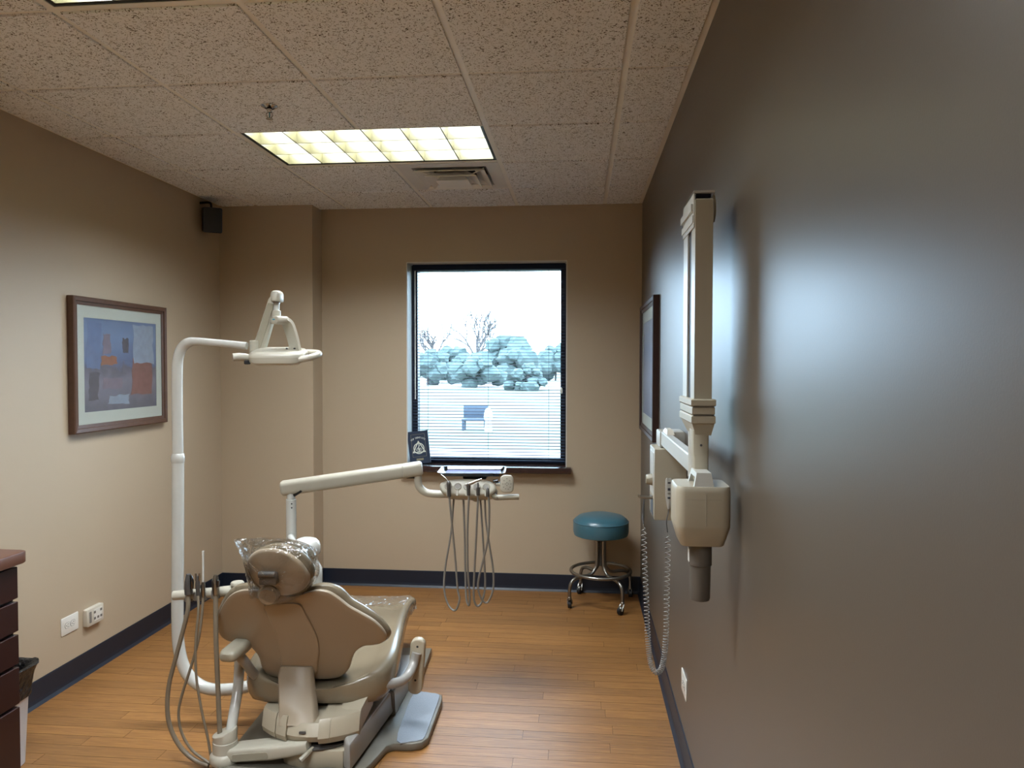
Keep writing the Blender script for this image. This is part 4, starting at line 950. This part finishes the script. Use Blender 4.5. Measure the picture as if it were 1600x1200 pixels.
b = BM(); tube(b, [Ml @ V((.10, -.07, -.004)), Ml @ V((.14, -.06, .002)), Ml @ V((.168, -.02, .008)), Ml @ V((.165, .03, .010)), Ml @ V((.11, .06, .010))], .0145, 10, 4); obj('handle', b, 'ivory', lh)
b = BM(); q = Ml @ V((-.118, -.06, -.018)); box(b, q+V((-.012, -.012, -.008)), q+V((.006, .012, .01)), .003); obj('latch', b, 'black_metal', lh)
for f in (448, 460):
    b = BM(); q = at(f, 543.5, 3.07); cyl(b, q, q+V((0, 0, -.006)), .005, 8, .001); obj('screw', b, 'black_metal', lh)

# ------------------------------------------------------------------ assistant's arm
ab = at(352, 1170, 2.75)
aa = thing('assistant_arm', 'cream bar and bent post holding the suction hoses left of the chair', 'instrument arm', V((ab.x, ab.y, 0)))
b = BM(); tube(b, [at(271, 930.5, 2.78), at(300, 928.5, 2.79), at(340, 925, 2.80), at(384, 920, 2.82), at(398, 919, 2.83)], [.0185, .020, .0205, .0205, .02], 14, 4); bar = obj('holder_bar', b, 'ivory', aa)
b = BM(); q = at(371, 918, 2.81); lathe(b, [(.024, .008), (.0265, .012), (.0265, .019), (.023, .024), (.01, .026)], q, 22); obj('bar_cap', b, 'ivory', bar)
b = BM(); tube(b, [at(376, 922, 2.84), at(376, 960, 2.88), at(374.5, 1010, 2.88), at(373.5, 1050, 2.86), at(371, 1080, 2.83), at(366, 1110, 2.79), at(361, 1140, 2.76), at(357, 1158, 2.75)], .0205, 14, 5); obj('bent_post', b, 'pole_white', aa)
q = at(352, 1172, 2.74)
Mq = Matrix.Translation((q.x, q.y, 0))
b = BM(); rs = []
for z, r_, sl in ((.028, .056, 0), (.035, .060, 0), (.058, .058, 0), (.066, .052, 0), (.070, .048, 0), (.112, .0475, 0), (.114, .0455, 0), (.118, .0455, .0), (.145, .0475, .012), (.149, .044, .014)):
    rs.append([(r_*math.cos(2*PI*k/28), r_*math.sin(2*PI*k/28), z+sl*math.cos(2*PI*k/28)) for k in range(28)])
loft(b, rs, M=Mq); obj('swivel_sleeve', b, 'ivory', aa)
e = at(480, 1172, 2.70)
Mx = axis((q.x, q.y, .062), (e.x, e.y+.02, .118)); L_ = (V((e.x, e.y+.02, .118))-V((q.x, q.y, .062))).length
b = BM(); loft(b, [[(x, y_, z) for y_, z in rrect(w_, h_, .012, 3)] for x, w_, h_ in ((.03, .075, .05), (.06, .085, .052), (L_*.6, .09, .055), (L_*.8, .075, .05), (L_, .05, .045))], M=Mx); ra = obj('reach_arm', b, 'ivory', aa)
b = BM(); prism(b, rrect(.15, .028, .008, 3, .13, -.004), .042, .0465, .001, Mx @ Matrix(((1, 0, 0, 0), (0, 0, -1, 0), (0, 1, 0, 0), (0, 0, 0, 1))), 1); gp = obj('vent_panel', b, 'ivory_dark', ra)
# suction instruments
def holder_clip(px, py):
    b = BM(); p = at(px, py, 2.785); lathe(b, [(.0165, -.018), (.018, -.015), (.018, .012), (.0155, .016)], p, 14); obj('clip', b, 'hose_grey', bar)
for p, q_ in ((295, 932), (309.5, 930.5), (317.5, 930), (337, 927.5)): holder_clip(p, q_)
G2 = 'suction instruments on the assistant bar'
def inst(name, label, c, parts, hz, r):
    t = holder_thing(name, label, c, parts, None, group=G2); obj('hose', hose(hz, r, 'hose_taupe', 10), 'hose_taupe', t); return t
inst('suction_handle', 'thick taupe suction hose with grey valve at the left bar end', 'suction handpiece', [('valve', [(295, 928, 2.75), (294.5, 918, 2.75), (294.5, 908, 2.75), (294.5, 897, 2.75)], [.016, .0165, .015, .009], 'dark_grey'), ('valve_side', [(300, 920, 2.74), (300, 908, 2.74), (298, 899, 2.74)], [.006, .0075, .004], 'steel')],
     [(294.5, 926, 2.75), (293, 955, 2.74), (286, 985, 2.74), (274, 1030, 2.74), (264, 1070, 2.74), (261.5, 1110, 2.74), (268, 1142, 2.74), (284, 1170, 2.74), (305, 1188, 2.735), (326, 1196, 2.73)], .0088)
inst('air_water_syringe', 'slender steel forked syringe second from the left on the assistant bar', 'syringe', [('body', [(309.5, 930, 2.75), (309, 915, 2.75), (309, 905, 2.75), (309, 900, 2.75)], [.0075, .009, .0085, .007], 'dark_grey'), ('button', [(306.5, 907, 2.745), (306, 896, 2.745)], [.004, .004], 'chrome'), ('button', [(311.5, 907, 2.745), (312, 896, 2.745)], [.004, .004], 'chrome')],
     [(309.5, 928, 2.75), (309, 950, 2.74), (304, 1000, 2.735), (302, 1030, 2.73), (306, 1070, 2.73), (312, 1100, 2.73), (322, 1140, 2.73), (328, 1168, 2.73), (329, 1186, 2.73)][0:1]+[(310, 955, 2.735), (304.5+1, 1010, 2.73), (307, 1060, 2.73), (315, 1110, 2.73), (324, 1150, 2.73), (329, 1180, 2.73)], .0052)
inst('saliva_ejector', 'saliva ejector with a tall white straw on the assistant bar', 'saliva ejector', [('valve', [(317.5, 932, 2.75), (317.5, 922, 2.75), (317.5, 915, 2.75), (317.5, 909, 2.75)], [.0075, .0095, .0085, .006], 'brushed'), ('straw', [(317.5, 909, 2.75), (317.5, 890, 2.75), (317.3, 867, 2.75)], [.0042, .0042, .0042], 'pole_white'), ('straw_tip', [(317.3, 868, 2.75), (317.3, 861, 2.75)], [.0048, .0046], 'pole_white')],
     [(317.5, 930, 2.75), (315.5, 960, 2.745), (310, 1000, 2.74), (299, 1040, 2.74), (284.5, 1085, 2.74), (279, 1115, 2.74), (284, 1145, 2.74), (300, 1172, 2.735), (327, 1192, 2.73)], .0055)
inst('suction_handle', 'ribbed grey suction hose with chrome valve nearest the chair back', 'suction handpiece', [('valve', [(337, 928, 2.75), (337, 918, 2.75), (336.5, 908, 2.75), (337, 899, 2.75)], [.014, .015, .014, .009], 'brushed'), ('lever', [(341, 917, 2.74), (341, 907, 2.74)], [.006, .006], 'steel')],
     [(337, 926, 2.75), (337, 960, 2.745), (337.5, 1000, 2.74), (339.5, 1050, 2.74), (341.5, 1100, 2.74), (343.5, 1146, 2.735)], .0098)

# ------------------------------------------------------------------ X-ray unit on the right wall
xr = thing('xray_unit', 'beige folded wall mounted X-ray arm with tube head and grey cone', 'X-ray machine', V((XR, 3.05, 1.12)))
X0, X1 = .312, .360
b = BM(); box(b, (.297, 2.95, .982), (XR-.0005, 3.14, 1.268), .004); pb = obj('control_box', b, 'xray_beige', xr)
b = BM(); cyl(b, (.298, 3.03, 1.135), (.270, 3.03, 1.135), .024, 18, .003, .02); obj('dial', b, 'ivory_dark', pb)
b = BM(); box(b, (.2955, 3.00, .99), (.2975, 3.10, 1.06), .0005); obj('control_label', b, 'label_dark', pb, smooth=False)
b = BM(); box(b, (.2955, 2.975, 1.075), (.2975, 3.12, 1.25), .0005); obj('control_face', b, 'xray_white', pb, smooth=False)
b = BM(); tube(b, [(.297, 3.02, 1.062), (.27, 3.02, 1.062), (.245, 3.02, 1.064), (.243, 3.02, 1.072)], .0065, 8, 3); obj('cord_hook', b, 'brushed', pb)
b = BM(); box(b, (.322, 3.0, 1.2685), (XR-.0005, 3.13, 1.335), .006); obj('wall_mount', b, 'xray_white', xr)
b = BM(); box(b, (.327, 2.215, 1.279), (.36, 3.10, 1.334), .003); ba = obj('extension_arm', b, 'xray_white', xr)
b = BM(); loft(b, [[(.335, 2.86, 1.334), (.365, 2.86, 1.334), (.365, 3.02, 1.334), (.335, 3.02, 1.334)], [(.340, 2.90, 1.352), (.36, 2.90, 1.352), (.36, 2.98, 1.352), (.340, 2.98, 1.352)]]); obj('arm_cap', b, 'plate_cream', ba, smooth=False)
b = BM(); cyl(b, (.345, 2.225, 1.27), (.345, 2.225, 1.47), .022, 18); obj('arm_pivot', b, 'xray_white', xr)
b = BM(); box(b, (X0, 2.045, 1.50), (X1, 2.112, 2.062), .003); obj('upper_arm', b, 'xray_beige', xr)
b = BM(); box(b, (X0-.002, 2.172, 1.47), (X1, 2.255, 2.06), .003); obj('lower_arm', b, 'xray_white', xr)
b = BM(); box(b, (X0+.003, 2.111, 1.50), (X1-.004, 2.173, 2.02)); obj('arm_gap_shade', b, 'black_metal', xr, smooth=False)  # solid black filler painting the shade between the folded arms
# top knuckle: open shell with stepped side plates
b = BM()
box(b, (X0-.004, 2.05, 1.985), (X0-.0002, 2.262, 2.085)); box(b, (X0-.007, 2.055, 1.998), (X0-.004, 2.268, 2.018)); box(b, (X0-.010, 2.06, 2.030), (X0-.004, 2.272, 2.05))
box(b, (X0-.004, 2.256, 1.99), (X1+.004, 2.262, 2.085)); box(b, (X1+.0002, 2.09, 2.02), (X1+.004, 2.26, 2.075)); box(b, (X0-.004, 2.046, 2.0775), (X1+.004, 2.262, 2.084))
tk = obj('top_knuckle', b, 'xray_white', xr, smooth=False)
b = BM(); box(b, (X0+.004, 2.06, 2.068), (X1-.004, 2.25, 2.0772)); obj('knuckle_shade', b, 'frame_navy', tk, smooth=False)  # dark block standing in for the shade inside the open knuckle
b = BM(); tube(b, [(X1+.003, 2.06, 2.072), (X1+.006, 2.055, 2.05), (X1+.006, 2.055, 2.02), (X1+.003, 2.06, 2.0)], .003, 6, 3); obj('clip', b, 'ivory_dark', tk)
# lower knuckle, bands
def band(z0, z1, e, ylo=2.035, yhi=2.27):
    box(b, (X0-e, ylo-e*.6, z0), (X1+e*.9, yhi+e*.3, z1), .003)
b = BM(); band(1.492, 1.512, .010); band(1.468, 1.491, .007); band(1.444, 1.467, .009); loft(b, [[(X0-.006, 2.035, 1.444), (X1+.006, 2.035, 1.444), (X1+.006, 2.27, 1.444), (X0-.006, 2.27, 1.444)], [(X0+.004, 2.04, 1.412), (X1-.002, 2.04, 1.412), (X1-.002, 2.2, 1.412), (X0+.004, 2.2, 1.412)]]); obj('lower_knuckle', b, 'xray_beige', xr)
for z in (1.4675, 1.4912):
    b = BM(); box(b, (X0-.004, 2.0295, z-.0008), (X1+.004, 2.032, z+.0008)); obj('seam', b, 'cone_grey', xr, smooth=False)
b = BM(); loft(b, [[(x*s+.331, y_*s2+yc, z) for x, y_ in rrect(.046, .07, .006, 2)] for z, s, s2, yc in ((1.425, .95, 1, 2.075), (1.36, .92, .9, 2.07), (1.35, .86, .85, 2.065), (1.29, .84, .7, 2.05))]); nk = obj('neck', b, 'xray_beige', xr)
b = BM(); q = (.331, 2.0405, 1.385); cyl(b, q, (q[0], q[1]-.004, q[2]), .0035, 8, .0008); obj('screw', b, 'dark_grey', nk)
# tube head
hc = V((.326, 2.02, 0)); hw, hd_ = .1435, .145
b = BM(); base_ = rrect(hw, hd_, .024, 5)
loft(b, [[V((hc.x+x*s, hc.y+y_*s2, z)) for x, y_ in base_] for z, s, s2 in ((1.123, .76, .80), (1.126, .80, .83), (1.172, .985, .985), (1.178, 1, 1), (1.268, 1, 1), (1.280, .985, .985), (1.284, .955, .955))]); th = obj('tube_head', b, 'xray_beige', xr)
# carrying handle with an opening through it
b = BM(); prof = [(-.056, 1.278), (-.050, 1.320), (.046, 1.320), (.060, 1.278), (.044, 1.278), (.034, 1.307), (-.036, 1.307), (-.042, 1.278)]
rs = []
for x, k_ in ((-.027, 1.0), (-.023, 1.02), (.023, 1.02), (.027, 1.0)):
    rs.append([(hc.x+(x*(1-.3*max(0, (z-1.278))/.042)), hc.y+y_-.012, z) for y_, z in prof])
vs = loft(b, rs); obj('carry_handle', b, 'xray_white', th, smooth=False)
b = BM(); box(b, (hc.x+.004, hc.y-hd_/2-.0012, 1.18), (hc.x+.0065, hc.y-hd_/2+.002, 1.266)); obj('seam', b, 'ivory_dark', th, smooth=False)
b = BM(); box(b, (hc.x-.045, hc.y-hd_/2-.0006, 1.250), (hc.x+.045, hc.y-hd_/2+.002, 1.2515)); obj('seam', b, 'ivory_dark', th, smooth=False)
cc = (hc.x, hc.y-.012, 0)
b = BM(); lathe(b, [(.0305, 1.124), (.0305, 1.064), (.028, 1.062), (.0268, .975), (.025, .968), (.02, .966)], cc, 28); cn_ = obj('cone', b, 'cone_grey', xr)
b = BM(); box(b, (cc[0]-.0315, cc[1]-.008, 1.072), (cc[0]-.029, cc[1]+.012, 1.106)); obj('cone_label', b, 'light_far', cn_, smooth=False)
# hand switch with coiled cord
hs_ = at(1045, 752, 2.935)
t = thing('hand_switch', 'white X-ray hand switch with a long coiled grey cord', 'hand switch', hs_)
Mz = Matrix.Translation((hs_.x, 2.9485, 0)) @ XZ()
b = BM(); o0 = sm2([(-.012, 1.150), (0, 1.153), (.012, 1.150), (.013, 1.10), (.011, 1.07), (.005, 1.035), (0, 1.032), (-.005, 1.035), (-.011, 1.07), (-.013, 1.10)], 3)
prism(b, o0, -.024, 0, .004, Mz, 2); hb_ = obj('body', b, 'xray_white', t)
for z, h_, m_ in ((1.138, .006, 'label_dark'), (1.112, .010, 'label_dark'), (1.095, .006, 'hose_grey'), (1.078, .008, 'label_dark')):
    b = BM(); prism(b, rect(.011, h_, 0, z), -.0252, -.023, 0, Mz); obj('button', b, m_, hb_, smooth=False)
def coil(path, r, wr, turns):
    P = cat([V(p) for p in path], 12); Ls = [0]
    for a, c in zip(P, P[1:]): Ls.append(Ls[-1]+(c-a).length)
    tot = Ls[-1]; fr = frames(P); n = turns*9; out = []; k = 0
    for i in range(n+1):
        t_ = i/n; s = tot*(t_+.5*math.sin(2*PI*t_)/(2*PI))
        while k < len(P)-2 and Ls[k+1] < s: k += 1
        f = (s-Ls[k])/max(1e-9, Ls[k+1]-Ls[k]); p = P[k].lerp(P[k+1], f); u, v = fr[k][1], fr[k][2]; a = 2*PI*turns*i/n
        e = min(1, i/12, (n-i)/12); out.append(p+(u*math.cos(a)+v*math.sin(a))*r*e)
    bb = BM(); tube(bb, out, wr, 6, 1, False); return bb
Lp = [at(1043, 832, 2.90), at(1043.5, 870, 2.89), at(1042, 920, 2.88), at(1041, 980, 2.87), at(1039, 1015, 2.87), at(1035, 1040, 2.87), at(1028, 1051, 2.87), at(1020, 1045, 2.88), at(1015, 1025, 2.9), at(1012, 990, 2.92), at(1009.5, 930, 2.94), at(1007, 870, 2.96), at(1005.5, 820, 2.98)]
b = coil(Lp, .0100, .0019, 88); obj('coiled_cord', b, 'cord_grey', t)
b = BM(); tube(b, [(hs_.x, 2.936, 1.036), at(1044, 802, 2.925), at(1041.5, 815, 2.91), at(1043, 832, 2.90)], .0022, 6, 4); obj('cord_lead', b, 'cord_dark', t)
b = BM(); tube(b, [at(1005.5, 820, 2.98), at(1004.5, 808, 3.0), at(1005, 795, 3.01), (.262, 3.02, 1.055)], [.0022, .006, .0045, .002], 8, 4); obj('cord_plug', b, 'cord_dark', t)
